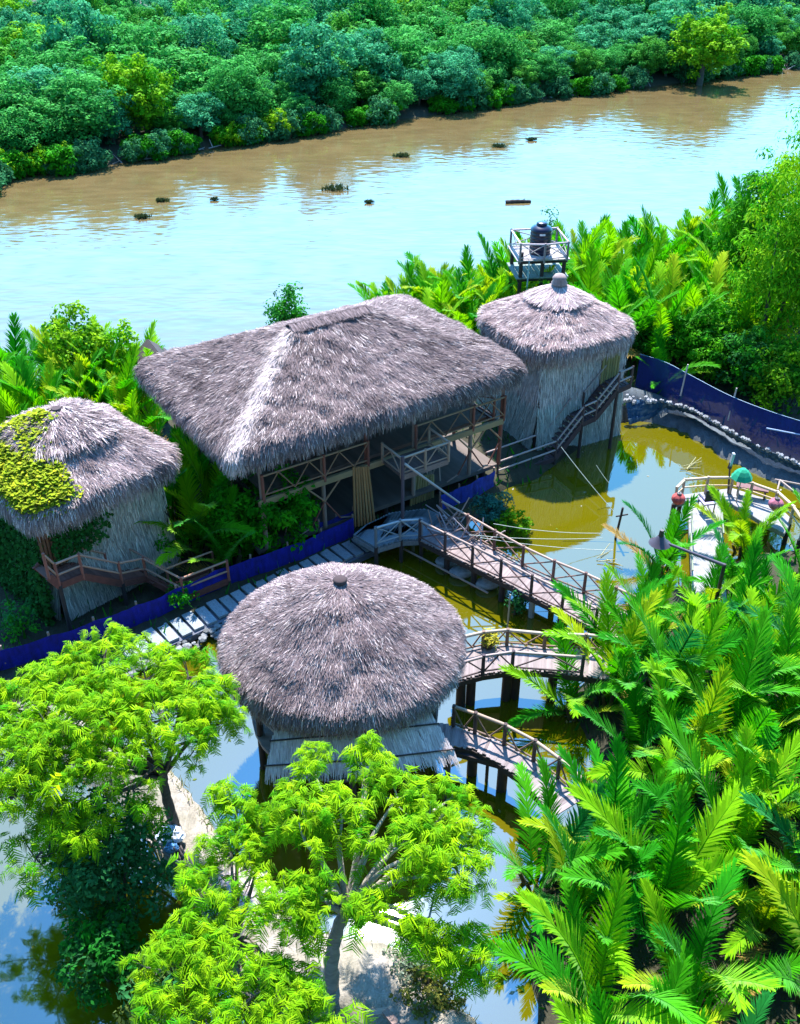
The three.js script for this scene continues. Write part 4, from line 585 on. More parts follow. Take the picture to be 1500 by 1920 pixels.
// ───────────────────────── nipa palms ─────────────────────────
function frondGeo(L, curl, n, wide) {
  const f = new Leaves(), steps = 26, P = [], T = []; let p = V(0, 0, 0);
  for (let i = 0; i <= steps; i++) { const t = i / steps, a = curl * Math.pow(t, 1.7); T.push(V(Math.sin(a), Math.cos(a), 0)); P.push(p.clone()); p = p.clone().addScaledVector(T[i], L / steps); }
  const at = t => { const s = Math.min(steps - 1e-4, t * steps), i = Math.floor(s), k = s - i; return [P[i].clone().lerp(P[Math.min(steps, i + 1)], k), T[i].clone().lerp(T[Math.min(steps, i + 1)], k).normalize()]; };
  const rib = col(0.75, 0.9, 0.9), B = V(0, 0, 1);
  for (let i = 0; i < steps; i += 2) { const [a, ta] = [P[i], T[i]], b = P[i + 2], w0 = 0.055 * (1 - i / steps) + 0.012, w1 = 0.055 * (1 - (i + 2) / steps) + 0.012, na = V(-ta.y, ta.x, 0); f.blade(a, b, B, w0 * 2, w1 * 2, rib); f.blade(a.clone().addScaledVector(na, 0.02), b.clone().addScaledVector(na, 0.02), B, w0 * 1.2, w1 * 1.2, rib); f.blade(a, b, na, w0 * 2, w1 * 2, rib); }
  for (const s of [-1, 1]) for (let i = 0; i < n; i++) {
    const t = 0.16 + 0.84 * (i + rr(0, 0.8)) / n; if (rnd() < 0.07) continue; const [q, d] = at(t), N = V(-d.y, d.x, 0), len = wide * rr(0.85, 1.1) * (0.45 + 0.75 * Math.sin(Math.PI * Math.min(1, 0.12 + 0.8 * t))) * rr(0.88, 1.08) * (t > 0.93 ? 0.7 : 1), al = THREE.MathUtils.lerp(1.05, 0.36, t) + rr(-0.07, 0.07), be = rr(0.12, 0.4);
    const dir = d.clone().multiplyScalar(Math.cos(al)).addScaledVector(B, s * Math.sin(al) * Math.cos(be)).addScaledVector(N, Math.sin(al) * Math.sin(be)).normalize();
    const m = q.clone().addScaledVector(dir, len * 0.55), tip = m.clone().addScaledVector(dir, len * 0.45); m.y += 0.01; tip.y -= len * rr(0.04, 0.2);
    const side = d.clone().addScaledVector(dir, -d.dot(dir)).normalize(), w = rr(0.05, 0.07), k = jit([1, 1, 1], 0.2), nn = f.n;
    const m1 = m.clone().addScaledVector(side, w * 0.5), m2 = m.clone().addScaledVector(side, -w * 0.5);
    f.quad(q.clone().addScaledVector(side, w * 0.4), q.clone().addScaledVector(side, -w * 0.4), m2, m1, k); f.tri(m1, m2, tip, k);
  }
  return f.build();
}
reseed(201);
const fronds = []; for (let i = 0; i < 14; i++) fronds.push(frondGeo(rr(4.5, 5.6), rr(0.3, 1.2), 66, rr(0.78, 1.02)));
const greens = { lime: leafMat([0.21, 0.49, 0.001]), mid: leafMat([0.06, 0.36, 0.001]), deep: leafMat([0.02, 0.27, 0.003], 0.45), teal: leafMat([0.012, 0.19, 0.03], 0.4), gold: leafMat([0.36, 0.50, 0.004]), pale: leafMat([0.22, 0.45, 0.08]), dry: leafMat([0.34, 0.22, 0.06], 0.3) };
const stubGeo = (() => { const g = []; for (let i = 0; i < 9; i++) { const a = i * 2.4; g.push(pole(V(Math.cos(a) * 0.22, -0.2, Math.sin(a) * 0.22), V(Math.cos(a) * 0.5, rr(0.4, 1.0), Math.sin(a) * 0.5), 0.08, 0.05, col(0.10, 0.075, 0.03), 6)); } return merge(g); })();
const mixes = { front: ['lime', 'lime', 'lime', 'mid', 'mid', 'mid', 'mid', 'deep', 'deep', 'gold'], back: ['lime', 'lime', 'mid', 'gold', 'mid', 'lime', 'deep', 'mid'], shade: ['lime', 'mid', 'mid', 'deep', 'lime'], young: ['lime', 'gold', 'lime', 'mid'], teal: ['deep', 'teal', 'mid', 'mid', 'mid'] };
function palm(x, z, scale, n, kind, label, group, o = {}) {
  const root = thing('nipa_palm', label, 'palm', V(x, Math.max(0, groundY(x, z)) - 0.1, z), 0, group);
  part('stem', stubGeo, M.bark, root); const off = rr(0, 6.28);
  for (let i = 0; i < n; i++) {
    const dryOne = o.dry !== false && i === n - 1 && rnd() < 0.28, m = part('frond', pick(fronds), greens[dryOne ? 'dry' : pick(mixes[kind])], root), age = dryOne ? 1.5 : (i + 0.5) / n;
    m.rotation.order = 'YZX'; m.rotation.set(rr(-0.5, 0.5) * 0.6, off + i * 2.4 + rr(-.3, .3), -(0.05 + (o.spread ?? 0.62) * age + rr(-.06, .08))); const s = scale * rr(0.82, 1.08) * (1 - 0.12 * age); m.scale.setScalar(s); m.position.set(rr(-.15, .15), 0, rr(-.15, .15));
  }
  return root;
}
reseed(211);
{
  const FR = 'nipa palms in the dense stand at the lower right', FL = 'nipa palm in the dense stand filling the lower right corner';
  const keep = [[1325, 1000, 0.9, 1.7], [1310, 955, 0.9, 2.2], [1420, 960, 0.9, 3.0], [1390, 990, 0.9, 1.6]].map(q => [G(q[0], q[1], q[2]), q[3]]);
  const spots = [];
  for (let k = 0; k < 4000 && spots.length < 88; k++) { const x = rr(2, 19), z = rr(-30, -5.5); if (sdPoly(x, z, palmLand) < 1.1 && !(z > -12 && x > 3.2)) continue; if (x > 0.55 * -z + 4.5) continue; if (spots.some(s => Math.hypot(s[0] - x, s[1] - z) < 1.62)) continue; if (keep.some(([p, r]) => Math.hypot(p.x - x, p.z - z) < r)) continue; spots.push([x, z]); }
  spots.forEach(([x, z]) => { const far = z < -24; palm(x, z, far ? rr(0.5, 0.64) : rr(0.66, 0.88), far ? 8 : 9, rnd() < 0.15 ? 'teal' : 'front', FL, FR); });
  // palms one can single out
  const one = (px, py, s, n, kind, label, sp) => { const p = G(px, py, 0.2); return palm(p.x, p.z, s, n, kind, label, undefined, { spread: sp ?? 0.7 }); };
  one(1240, 1065, 0.62, 8, 'teal', 'dark green nipa palm rising left of the concrete deck', 0.6);
  one(1165, 1240, 0.62, 9, 'front', 'bright nipa palm standing at the end of the footbridge', 0.7);
  one(1080, 1330, 0.62, 9, 'front', 'nipa palm arching its fronds over the upper walkway', 1.15);
  one(1010, 1650, 0.75, 9, 'teal', 'nipa palm with dark upright fronds below the lower walkway', 0.7);
  one(1398, 1030, 0.6, 8, 'young', 'light green nipa palm beside the parasol on the deck', 0.55);
  // between the huts
  one(372, 1045, 0.82, 9, 'shade', 'shaded nipa palm between the left tower and the big hut', 0.75);
  one(430, 1075, 0.62, 7, 'shade', 'small shaded nipa palm leaning over the blue fence by the bush', 0.9);
  one(330, 985, 0.8, 8, 'shade', 'nipa palm behind the right edge of the left tower roof', 0.7);
  one(345, 960, 0.95, 9, 'shade', 'large nipa palm against the left side of the big hut', 0.6); one(400, 1010, 0.9, 9, 'shade', 'nipa palm beside the lush bush under the big roof corner', 0.8);
  one(275, 900, 0.8, 9, 'back', 'nipa palm just under the left corner of the big thatch roof', 0.7);
  const LB = 'nipa palms behind the left tower hut', LL = 'nipa palm in the clump between the left tower roof and the river';
  for (const [px, py] of [[-40, 860], [20, 880], [70, 850], [120, 850], [165, 850], [215, 850], [250, 820], [-20, 810], [40, 800], [95, 795], [150, 790], [200, 790], [235, 780], [0, 905], [-70, 800], [275, 770], [120, 760], [60, 765], [-30, 770], [30, 770], [180, 765], [225, 800], [140, 830], [45, 825], [90, 870], [260, 850], [185, 815], [-60, 835]]) { const p = G(px, py, 0.3); palm(p.x + rr(-.3, .3), p.z + rr(-.3, .3), rr(0.72, 0.95), 9, 'back', LL, LB, { spread: 0.5 }); }
  const MB = 'nipa palms behind the big hut', ML = 'nipa palm in the row behind the ridge of the big hut';
  for (const [px, py] of [[725, 660], [765, 668], [800, 655], [840, 672], [870, 645], [900, 640], [930, 625], [965, 620], [855, 690], [890, 700], [950, 655], [800, 700], [975, 590], [745, 640], [785, 640], [825, 640], [860, 620], [910, 600], [945, 590], [990, 560], [1010, 575], [1050, 575], [1075, 555], [985, 620], [880, 670]]) { const p = G(px, py, 0.3); palm(p.x, p.z, rr(0.74, 0.98), 9, 'back', ML, MB, { spread: 0.52 }); }
  const RB = 'nipa palms in the stand beside the river on the right', RL = 'nipa palm in the sunlit stand between right tower and river';
  for (let k = 0, m = []; k < 3000 && m.length < 90; k++) { const px = rr(1080, 1420), py = rr(480, 690), p = G(px, py, 0.3); if (sdPoly(p.x, p.z, mainLand) < 1.2 || Math.hypot(p.x - 6.75, p.z + 40) < 4.2 || py > 690 || m.some(q => q.distanceTo(p) < 1.6)) continue; m.push(p); palm(p.x, p.z, rr(0.78, 1.08), 9, 'back', RL, RB, { spread: 0.5 }); }
  one(1240, 735, 0.62, 8, 'shade', 'feathery nipa palm at the right corner of the right tower', 0.8);
}

// ───────────────────────── feathery trees in the foreground ─────────────────────────
function leafletPlume(L, p, dir, len, c) {               // one twice-divided leaf: a drooping stalk with pairs of narrow blades
  const n = 9, side = V(0, 0, 0).crossVectors(dir, UP).normalize(); let q = p.clone(), d = dir.clone();
  for (let i = 0; i < n; i++) {
    const t = i / n, q2 = q.clone().addScaledVector(d, len / n); const k = jit(c, 0.16), pl0 = len * (0.40 - 0.24 * Math.abs(t - 0.35));
    for (const s of [-1, 1]) { const pl = pl0 * rr(0.6, 1.25), e = q.clone().addScaledVector(side, s * pl).addScaledVector(d, pl * rr(0.25, 0.85)); e.y -= pl * rr(0.05, 0.6); L.blade(q, e, d.clone().addScaledVector(UP, rr(-.5, .5)).normalize(), len * rr(0.06, 0.1), len * 0.03, jit(k, 0.25)); }
    d.y -= 0.42; d.normalize(); q = q2;
  }
}
function featherTree(label, basePx, forkPx, pads, o) {
  const base = V(0, 0, 0).copy(o.base), root = thing('feathery_tree', label, 'tree', base), L = new Leaves(), fork = o.fork.clone();
  wpart('trunk', limb([base.clone().add(V(0, -0.3, 0)), base.clone().lerp(fork, 0.35).add(V(o.bow ?? 0.12, 0, 0)), base.clone().lerp(fork, 0.75).add(V(o.bow ?? 0.12, 0, 0)), fork], o.r ?? 0.17, (o.r ?? 0.17) * 0.7, o.bark), M.bark, root);
  for (const [px, py, h, r, n] of pads) {
    const c = G(px, py, h), m = fork.clone().lerp(c, 0.5); m.y += 0.25; m.x += rr(-.2, .2); const end = c.clone().add(V(0, -0.35, 0));
    wpart('branch', limb([fork.clone().add(V(0, -0.1, 0)), m, end], (o.r ?? 0.17) * 0.42, 0.03, o.twigBark ?? o.bark, 6, 10), M.bark, root);
    for (let i = 0; i < n * (o.more ?? 1.1); i++) {
      const a = rr(0, 6.283), q = Math.sqrt(rnd()) * r * 0.95, t = c.clone().add(V(Math.cos(a) * q, 0.25 * (1 - (q / r) ** 2) - rnd() * rnd() * (o.deep ?? 1.3), Math.sin(a) * q)), tone = jit(mixc(o.c0, o.c1, rnd() * 1.1 * (rnd() < 0.06 ? 1.3 : 1)), 0.2), sz = rr(0.26, 0.52) * (o.size ?? 1), N = 4 + Math.floor(rr(0, 4)), off = rr(0, 6.28);
      if (rnd() < 0.45) wpart('twig', limb([end, end.clone().lerp(t, 0.6).add(V(0, -0.1, 0)), t], 0.02, 0.01, o.twigBark ?? o.bark, 4, 4), M.bark, root);
      for (let j = 0; j < N; j++) { const b = off + j / N * 6.283 + rr(-.2, .2), up = rr(0.1, 0.75); leafletPlume(L, t.clone().add(V(rr(-.14, .14), rr(-.1, .08), rr(-.14, .14))), V(Math.cos(b), up, Math.sin(b)).normalize(), sz * rr(0.7, 1.2), jit(mixc(tone, mixc(o.c0, o.c1, rnd()), 0.6), 0.12)); }
      if (rnd() < 0.5) leafletPlume(L, t, V(rr(-.6, .6), 1, rr(-.6, .6)).normalize(), sz * 0.9, tone);
    }
  }
  L.p.forEach((v, i) => { L.p[i] = v - [root.position.x, root.position.y, root.position.z][i % 3]; });
  part('crown', L.build(), o.mat ?? leafMat([1, 1, 1], 0.3), root);
  return root;
}
const FE0 = col(0.03, 0.23, 0.001), FE1 = col(0.30, 0.50, 0.002);
reseed(301);
featherTree('feathery light-green tree on the left dike spreading over the fence', 0, 0, [
  [190, 1215, 5.2, 1.1, 26], [100, 1270, 5.1, 1.1, 26], [20, 1310, 5.0, 1.1, 24], [270, 1255, 5.3, 1.1, 28], [350, 1250, 5.2, 0.75, 12], [390, 1305, 5.0, 0.8, 20], [300, 1330, 5.2, 1.1, 28], [190, 1310, 5.5, 1.1, 28], [100, 1360, 5.2, 1.15, 28], [20, 1400, 4.9, 1.1, 24], [200, 1400, 5.0, 1.0, 22], [100, 1440, 4.6, 1.0, 20], [20, 1470, 4.4, 0.9, 16], [370, 1370, 4.7, 0.6, 11], [425, 1330, 4.7, 0.45, 8], [-60, 1360, 5.0, 1.2, 22], [140, 1520, 3.8, 0.9, 13], [60, 1590, 3.4, 0.7, 9], [245, 1460, 4.3, 0.6, 7]],
  { base: G(333, 1560, 0.45), fork: G(305, 1450, 2.6), r: 0.16, bark: col(0.10, 0.085, 0.075), c0: FE0, c1: FE1, bow: -0.05, more: 1.35 });
featherTree('feathery bright-green tree with curved pale trunk on the sandy dike', 0, 0, [
  [585, 1425, 4.9, 0.42, 8], [690, 1430, 5.0, 0.5, 9], [682, 1385, 5.2, 0.28, 5], [565, 1500, 4.9, 0.7, 14], [640, 1515, 5.0, 0.6, 12], [745, 1475, 4.9, 0.6, 12], [805, 1530, 4.8, 0.75, 17], [870, 1540, 4.7, 0.6, 13], [790, 1580, 4.8, 0.7, 15], [860, 1620, 4.5, 0.65, 14], [690, 1580, 4.7, 0.35, 5], [570, 1560, 4.8, 0.55, 10], [590, 1660, 4.3, 0.55, 10], [700, 1700, 4.0, 0.5, 9], [800, 1720, 3.9, 0.6, 12], [800, 1765, 3.6, 0.35, 6], [870, 1770, 3.4, 0.5, 10], [900, 1820, 2.9, 0.3, 5], [530, 1680, 4.2, 0.6, 11], [560, 1735, 3.8, 0.55, 11], [850, 1475, 4.6, 0.35, 5]],
  { base: G(622, 1855, 0.45), fork: G(650, 1705, 2.7), r: 0.19, bark: col(0.34, 0.29, 0.26), twigBark: col(0.46, 0.42, 0.36), c0: FE0, c1: FE1, bow: -0.12, deep: 0.8, more: 1.25 });
featherTree('feathery green tree whose crown fills the gap left of the sandy dike', 0, 0, [
  [440, 1500, 4.2, 0.7, 14], [500, 1540, 4.0, 0.6, 12], [430, 1580, 4.0, 0.7, 15], [370, 1640, 3.8, 0.6, 11], [470, 1620, 3.9, 0.6, 11], [400, 1700, 3.7, 0.5, 9], [350, 1760, 3.6, 0.7, 14], [430, 1770, 3.6, 0.7, 14], [300, 1800, 3.5, 0.6, 12], [500, 1790, 3.4, 0.5, 10], [470, 1850, 3.4, 0.8, 16], [380, 1870, 3.4, 0.8, 16], [560, 1880, 3.2, 0.6, 12], [300, 1880, 3.2, 0.7, 13], [620, 1910, 2.9, 0.5, 8], [510, 1920, 3.2, 0.7, 12], [560, 1830, 3.0, 0.35, 6]],
  { base: G(440, 1860, 0.3), fork: G(440, 1760, 1.9), r: 0.14, bark: col(0.2, 0.17, 0.15), c0: FE0, c1: FE1, deep: 1.1 });
// darker, small-leaved trees and shrubs
function bushGeo(rx, ry, rz, clumps, per, leaf, c0, c1, o = {}) {
  const L = new Leaves(), P = [];
  for (let i = 0; i < clumps; i++) {
    const u = rr(-1, 1), a = rr(0, 6.283), s = Math.sqrt(1 - u * u), f = Math.pow(rnd(), 0.45), y = o.flat ? Math.max(-0.4, u) : u, bump = 1 + (o.rough ?? 0.25) * N3(s * Math.cos(a) * 2.3 + (o.seed ?? 0), u * 2.3, s * Math.sin(a) * 2.3);
    const c = V(s * Math.cos(a) * rx * f * bump, y * ry * f * bump, s * Math.sin(a) * rz * f * bump), cr = (o.clump ?? 0.32) * (rx + ry) / 2 * rr(0.6, 1.15), tone = mixc(c0, c1, rnd());
    for (let j = 0; j < per; j++) {
      const b = rr(0, 6.283), v = rr(-0.35, 1), r2 = Math.sqrt(1 - v * v), d = V(Math.cos(b) * r2, v, Math.sin(b) * r2), p = c.clone().addScaledVector(d, cr * rr(0.75, 1.05)), n = d.clone().add(V(rr(-.6, .6), rr(-.2, .8), rr(-.6, .6))).normalize();
      const t1 = V(rr(-1, 1), rr(-1, 0.4) + (o.droop ? -0.8 : 0), rr(-1, 1)); t1.addScaledVector(n, -t1.dot(n)).normalize(); const t2 = V(0, 0, 0).crossVectors(n, t1), l = leaf * rr(0.7, 1.3), w = l * (o.slim ?? 0.5) * 0.5;
      L.quad(p, p.clone().addScaledVector(t1, l * 0.5).addScaledVector(t2, w), p.clone().addScaledVector(t1, l).addScaledVector(n, -l * 0.1), p.clone().addScaledVector(t1, l * 0.5).addScaledVector(t2, -w), jit(tone, 0.28));
    }
  }
  return L.build();
}
const plainLeaf = leafMat([1, 1, 1], 0.35);
function bush(name, label, cat, p, h, r, clumps, per, leaf, c0, c1, o = {}) {
  const root = thing(name, label, cat, p, 0, o.group), g = bushGeo(r, o.ry ?? h * 0.5, r, clumps, per, leaf, c0, c1, o); g.translate(0, h * 0.55, 0);
  part('crown', g, plainLeaf, root); const k = o.stems ?? 3;
  for (let i = 0; i < k; i++) { const a = i / k * 6.28 + 0.4; part('trunk', limb([V(Math.cos(a) * 0.1, -0.4, Math.sin(a) * 0.1), V(Math.cos(a) * r * 0.2, h * 0.3, Math.sin(a) * r * 0.2), V(Math.cos(a) * r * 0.45, h * 0.7, Math.sin(a) * r * 0.45)], o.tr ?? 0.07, 0.02, col(0.10, 0.08, 0.06), 6, 8), M.bark, root); }
  return root;
}
reseed(321);
const DK0 = col(0.014, 0.10, 0.022), DK1 = col(0.03, 0.18, 0.05), MG0 = col(0.008, 0.17, 0.003), MG1 = col(0.045, 0.33, 0.004), YG0 = col(0.08, 0.34, 0.003), YG1 = col(0.26, 0.48, 0.004);
bush('dark_tree', 'dark small-leaved tree over the water under the left feathery tree', 'tree', G(225, 1700, 0.1), 3.2, 1.5, 110, 60, 0.15, DK0, DK1, { clump: 0.24 });
bush('shrub', 'dark green shrub at the bottom left beside the water', 'shrub', G(215, 1830, 0), 1.9, 1.2, 80, 50, 0.14, DK0, MG0, { clump: 0.24 });
bush('shrub', 'olive shrub overhanging the bottom edge left of the dike', 'shrub', G(330, 1900, 0), 1.6, 1.0, 60, 46, 0.14, DK1, col(0.09, 0.13, 0.02), { clump: 0.24 });
bush('shrub', 'dark shrub in the water at the foot of the left dike', 'shrub', G(150, 1620, 0), 2.2, 1.0, 70, 46, 0.14, DK0, DK1, { clump: 0.24 });
bush('shrub', 'big lush green bush growing before the left corner post of the big hut', 'shrub', G(525, 1035, 0.3), 3.1, 1.45, 110, 46, 0.2, MG0, MG1, { clump: 0.22 });
bush('shrub', 'smaller leafy shrub under the big hut corner left of the lush bush', 'shrub', G(445, 1040, 0.3), 2.6, 1.0, 60, 40, 0.18, MG0, MG1);
bush('shrub', 'blue-green shrub against the blue sheet beside the bridge head', 'shrub', G(925, 975, 0.1), 1.1, 0.85, 50, 40, 0.13, col(0.02, 0.12, 0.10), col(0.05, 0.22, 0.14));
bush('shrub', 'yellow-green shrub standing in the pond right of the bridge head', 'shrub', G(960, 1000, 0), 0.9, 0.7, 36, 36, 0.14, MG0, YG1);
bush('shrub', 'grey-green weeds on the bank right of the sandy dike', 'shrub', G(775, 1830, 0.1), 0.7, 0.75, 40, 30, 0.10, col(0.10, 0.16, 0.09), col(0.26, 0.30, 0.22));
bush('shrub', 'olive waterside shrub at the bottom right of the sandy dike', 'shrub', G(805, 1880, 0.1), 0.8, 0.7, 46, 36, 0.11, col(0.10, 0.13, 0.02), col(0.20, 0.20, 0.04));
bush('shrub', 'small feathery sapling beside the pile of the footbridge', 'shrub', G(968, 1150, 0), 0.9, 0.4, 18, 24, 0.12, DK0, DK1);
bush('tree', 'leafy tree at the river edge behind the left ridge end of the big roof', 'tree', G(548, 668, 0.3), 3.6, 1.0, 80, 40, 0.2, DK1, MG1);
bush('tree', 'yellow-green leafy tree at the river edge behind the left tower', 'tree', G(165, 770, 0.3), 4.8, 1.5, 110, 46, 0.22, MG0, YG1, { clump: 0.24 });
bush('tree', 'yellow-green bushy tree by the left corner of the big roof', 'tree', G(245, 770, 0.3), 4.0, 1.2, 90, 44, 0.2, MG1, YG1, { clump: 0.24 });
bush('shrub', 'thin shrub behind the water tank at the river edge', 'shrub', G(1022, 520, 0.3), 4.4, 0.55, 30, 30, 0.16, col(0.06, 0.16, 0.12), MG1);
bush('shrub', 'mixed low shrub at the foot of the tank tower', 'shrub', G(950, 600, 0.3), 2.4, 1.2, 60, 40, 0.2, DK1, MG1);
bush('shrub', 'low weeds at the foot of the left tower stair', 'shrub', G(345, 1135, 0.3), 0.9, 0.6, 30, 30, 0.12, MG0, MG1);
bush('shrub', 'low weeds between the left tower corner and the fence', 'shrub', G(40, 1190, 0.3), 1.0, 0.8, 36, 30, 0.12, DK1, MG1);
bush('shrub', 'small leafy shrub right of the left tower wall', 'shrub', G(320, 1050, 0.3), 1.6, 0.9, 40, 36, 0.15, MG0, MG1);
// trees on the right margin
const RT = [[1420, 700, 10.4, 2.0, MG1, YG1, 'tall dense drooping green tree on the right bank behind the net'], [1500, 690, 11.4, 2.3, MG1, YG1, 'tallest drooping tree at the right edge of the picture'], [1330, 690, 3.4, 1.8, MG0, YG0, 'broad low green tree at the net beside the right tower'], [1390, 740, 3.0, 1.5, DK0, MG1, 'dark leafy shrub overhanging the blue net'], [1470, 770, 3.2, 1.7, MG0, YG1, 'light green shrub overhanging the net at the right edge'], [1375, 590, 8.0, 1.7, MG0, YG0, 'upright green tree left of the tall drooping trees by the river'], [1470, 580, 11.0, 2.4, MG1, YG1, 'yellow-green tree at the river edge in the upper right'], [1560, 620, 9.5, 2.4, MG0, YG1, 'green tree half beyond the right margin'], [1215, 680, 2.2, 1.3, DK0, MG0, 'dark shrub behind the right tower wall'], [1262, 690, 2.6, 1.4, MG0, YG0, 'bushy green tree at the net nearest the right tower'], [1440, 745, 2.6, 1.4, MG0, MG1, 'green shrub leaning over the net between its two pale stakes'], [1320, 715, 2.4, 1.2, MG0, YG0, 'low green shrub pushing through the net top near the first stake'], [1285, 640, 2.8, 1.3, MG1, YG1, 'yellow-green leafy shrub among the palms right of the right tower']];
RT.forEach(([x, y, h, r, a, b, label], i) => bush('tree', label, h > 4 ? 'tree' : 'shrub', G(x, y, 0.3), h, r, h > 5 ? 230 : 90, h > 5 ? 52 : 46, h > 5 ? 0.26 : 0.2, a, b, { droop: h > 5, slim: h > 5 ? 0.3 : 0.5, clump: h > 5 ? 0.17 : 0.26, ry: h * 0.5, tr: h > 5 ? 0.16 : 0.07, seed: i * 3 }));
// undergrowth on the near land: a ground cover nobody could count
{
  reseed(341); const L = new Leaves();
  for (let i = 0; i < 22000; i++) { const x = rr(-30, 40), z = rr(-66, -8); if (sdPoly(x, z, mainLand) < 0.1 && sdPoly(x, z, palmLand) < 0.0) continue; const y = groundY(x, z); if (y > 0.85) continue; const p = V(x, y - 0.03, z), q = p.clone().add(V(rr(-.25, .25), rr(0.15, 0.55), rr(-.25, .25))); L.blade(p, q, V(rr(-1, 1), 0, rr(-1, 1)).normalize(), rr(0.05, 0.14), 0.02, jit(mixc(DK0, MG1, rnd() * rnd()), 0.3)); }
  const m = part('ground_cover', L.build(), plainLeaf, scene); stuff(m); tag(m, 'low weeds and grass covering the muddy ground between the palms', 'ground cover');
  const D = new Leaves(); for (const [q, w] of dikes) for (let i = 0; i < 900; i++) { const c = along(q, rnd()), a = rr(0, 6.28), d = w * rr(0.72, 1.15), p = V(c.x + Math.cos(a) * d, 0, c.z + Math.sin(a) * d); let far = 9; for (const [qq] of dikes) far = Math.min(far, dLine(p.x, p.z, qq)); if (far < w * 0.68) continue; p.y = groundY(p.x, p.z); D.blade(p, p.clone().add(V(rr(-.12, .12), rr(0.1, 0.3), rr(-.12, .12))), V(rr(-1, 1), 0, rr(-1, 1)).normalize(), 0.035, 0.01, jit(mixc(col(0.16, 0.20, 0.05), col(0.34, 0.33, 0.14), rnd()), 0.3)); }
  const m2 = part('dike_grass', D.build(), plainLeaf, scene); stuff(m2); tag(m2, 'thin dry grass along the edges of the sandy dike', 'grass');
}

{
  reseed(361); const L = new Leaves();
  for (let k = 0; k < 2600; k++) { const x = rr(-14, 18), z = rr(-42, -10), [h] = landAt(x, z); if (h > -0.02 || (h < -0.5 && rnd() < 0.93)) continue; const a = rr(0, 6.28), s = rr(0.03, 0.09), u = V(Math.cos(a) * s, 0, Math.sin(a) * s), w = V(-u.z * 0.5, 0, u.x * 0.5), p = V(x, 0.014 + rr(0, 0.006), z); L.quad(p.clone().sub(u), p.clone().add(w), p.clone().add(u), p.clone().sub(w), jit(pick([col(0.30, 0.24, 0.10), col(0.12, 0.18, 0.03), col(0.40, 0.38, 0.30)]), 0.3)); }
  const m = part('floating_leaves', L.build(), plainLeaf, scene); stuff(m); tag(m, 'fallen leaves and scum floating along the pond edges', 'leaves');
}

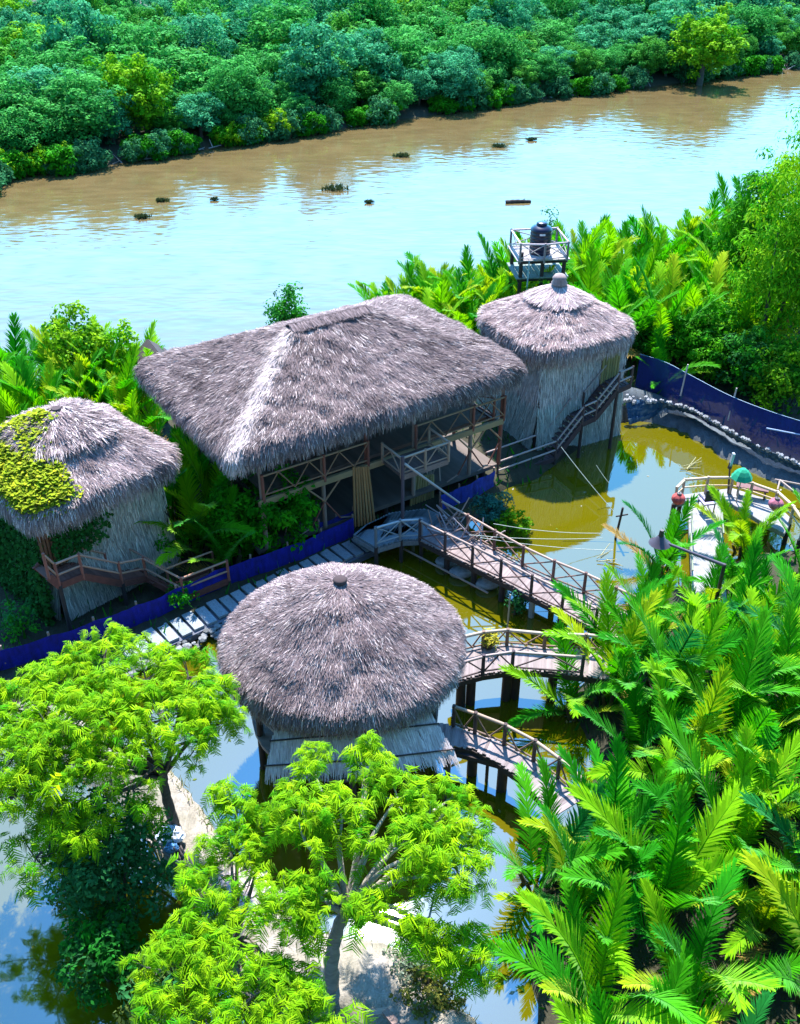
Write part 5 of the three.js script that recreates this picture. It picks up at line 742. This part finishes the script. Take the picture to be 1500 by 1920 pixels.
// ───────────────────────── the wood across the river ─────────────────────────
{
  reseed(401);
  const kinds = { teal: [col(0.01, 0.18, 0.07), col(0.08, 0.46, 0.20)], green: [col(0.012, 0.20, 0.03), col(0.09, 0.46, 0.08)], olive: [col(0.015, 0.19, 0.02), col(0.11, 0.42, 0.04)], lime: [col(0.05, 0.30, 0.006), col(0.24, 0.50, 0.01)] };
  const text = { teal: 'blue-green round-crowned tree in the wood across the river', green: 'deep green round-crowned tree in the wood across the river', olive: 'olive-green loose-crowned tree in the wood across the river', lime: 'yellow-green tree standing out in the wood across the river' };
  const proto = {}, trunkG = limb([V(0, -0.6, 0), V(0.15, 2, 0.1), V(-0.1, 4.5, 0)], 0.28, 0.12, col(0.13, 0.12, 0.10), 6, 6);
  for (const k in kinds) proto[k] = [0, 1, 2].map(i => { const r = rr(2.7, 3.4), h = rr(3.0, 3.9), g = bushGeo(r, h, r * rr(0.8, 1.15), 150, 56, 0.27, ...kinds[k], { clump: rr(0.17, 0.24), seed: i * 7 + k.length, slim: 0.7, rough: 0.42 }); g.translate(0, h + 1.1, 0); return g; });
  const plant = (p, s, k, label, group) => { const t = thing('forest_tree', label, 'tree', p, rr(0, 6.28), group); part('crown', pick(proto[k]), plainLeaf, t); part('trunk', trunkG, M.bark, t); t.scale.set(s * rr(0.85, 1.2), s * (p.sd < 14 ? rr(0.6, 0.78) : rr(0.7, 0.95)), s * rr(0.85, 1.2)); return t; };
  const dir = V(0.862, 0, -0.507), inl = V(-0.507, 0, -0.862), p0 = G(0, 335, 0); const set = [];
  for (let k = 0; k < 9000 && set.length < 380; k++) {
    const q = Math.sqrt(rnd()) ; const a = rr(-14, 118), e = rr(2.4, 62), p = p0.clone().addScaledVector(dir, a).addScaledVector(inl, e); if (Math.abs(p.x) > -p.z * 0.43 + 5) continue;
    const line = farBank.map(v => v), sd = sdPoly(p.x, p.z, [...line, V(290, 0, -900), V(-290, 0, -900)]); if (sd < 1.3) continue;
    const need = sd < 8 ? 2.6 : sd < 25 ? 3.2 : 4.4; if (set.some(s => s.distanceTo(p) < need)) continue; p.y = 0.4; p.sd = sd; set.push(p);
  }
  for (const p of set) { const r = rnd(), right = p.x > 0, k = r < (right ? 0.42 : 0.24) ? 'teal' : r < 0.72 ? 'green' : r < 0.93 ? 'olive' : 'lime', s = (p.sd < 5 ? rr(0.5, 0.85) : rr(0.62, 1.3)); plant(p, s, k, text[k], { teal: 'blue-green trees across the river', green: 'deep green trees across the river', olive: 'olive trees across the river', lime: 'yellow-green trees across the river' }[k]); }
  const special = [[1312, 152, 1.25, 'lime', 'bright yellow-green tree at the water on the upper right'], [258, 262, 1.05, 'lime', 'yellow-green crown above the far bank at the left'], [95, 190, 1.1, 'lime', 'yellow-green crown in the wood at the far left'], [690, 190, 1.15, 'teal', 'large blue-green tree bulging toward the river in the middle'], [600, 215, 1.15, 'teal', 'grey-green broad tree at the far bank left of the middle'], [450, 245, 0.95, 'green', 'deep green tree over the far bank left of the light shrubs']];
  for (const [x, y, s, k, l] of special) plant(G(x, y, 0.4), s, k, l);
  const low = { a: bushGeo(1.5, 1.0, 1.3, 60, 36, 0.26, YG0, YG1, { clump: 0.28 }), b: bushGeo(1.4, 0.9, 1.2, 60, 36, 0.26, MG0, MG1, { clump: 0.28, seed: 4 }), c: bushGeo(1.5, 1.1, 1.3, 60, 36, 0.26, col(0.02, 0.15, 0.05), col(0.06, 0.27, 0.10), { clump: 0.28, seed: 9 }) };
  const shrub = (x, y, k, label, group, s = 1) => { const t = thing('bank_shrub', label, 'shrub', G(x, y, 0.2), rr(0, 6), group); part('leaves', low[k], plainLeaf, t); part('stem', stubGeo, M.bark, t); t.children[0].position.y = 0.8; t.scale.setScalar(s); };
  for (const [x, y] of [[30, 324], [75, 318], [120, 312], [430, 268], [470, 262], [505, 255], [530, 252], [10, 326]]) shrub(x, y, 'a', 'low bright green shrub at the water edge of the far bank', 'bright shrubs on the far bank', rr(0.8, 1.2));
  for (let i = 0; i < 120; i++) { const t = rr(1, farBank.length - 3), a = Math.floor(t), p = farBank[a].clone().lerp(farBank[a + 1], t - a); const s = thing('bank_shrub', 'low shrub under the trees at the foot of the far bank', 'shrub', V(p.x - 0.1, 0.1, p.z - 0.1 - rr(0, 1.3)), rr(0, 6), 'low shrubs under the trees of the far bank'); part('leaves', low[rnd() < 0.45 ? 'b' : 'c'], plainLeaf, s).position.y = 0.8; part('stem', stubGeo, M.bark, s); s.scale.setScalar(rr(0.7, 1.2)); }
  const dw = thing('driftwood', 'pale dead branches and roots littering the shaded far bank', 'driftwood', G(400, 281, 0.2)); for (let i = 0; i < 60; i++) { const t = rr(2, farBank.length - 3), a = Math.floor(t), p = farBank[a].clone().lerp(farBank[a + 1], t - a); p.y = 0.15; const q = p.clone().add(V(rr(-1.2, 1.2), rr(0, 0.9), rr(-1.5, 0.1))); wpart('branch', pole(p, q, 0.05, 0.02, jit(col(0.34, 0.34, 0.34), 0.4), 5), M.bark, dw); }
}
scene.fog = null;

// ───────────────────────── picture ─────────────────────────
const renderer = new THREE.WebGLRenderer({ antialias: true });
renderer.setSize(800, 1024);
renderer.toneMapping = THREE.LinearToneMapping; renderer.toneMappingExposure = EXPOSURE;
renderer.shadowMap.enabled = true; renderer.shadowMap.type = THREE.PCFSoftShadowMap;
renderer.render(scene, camera);
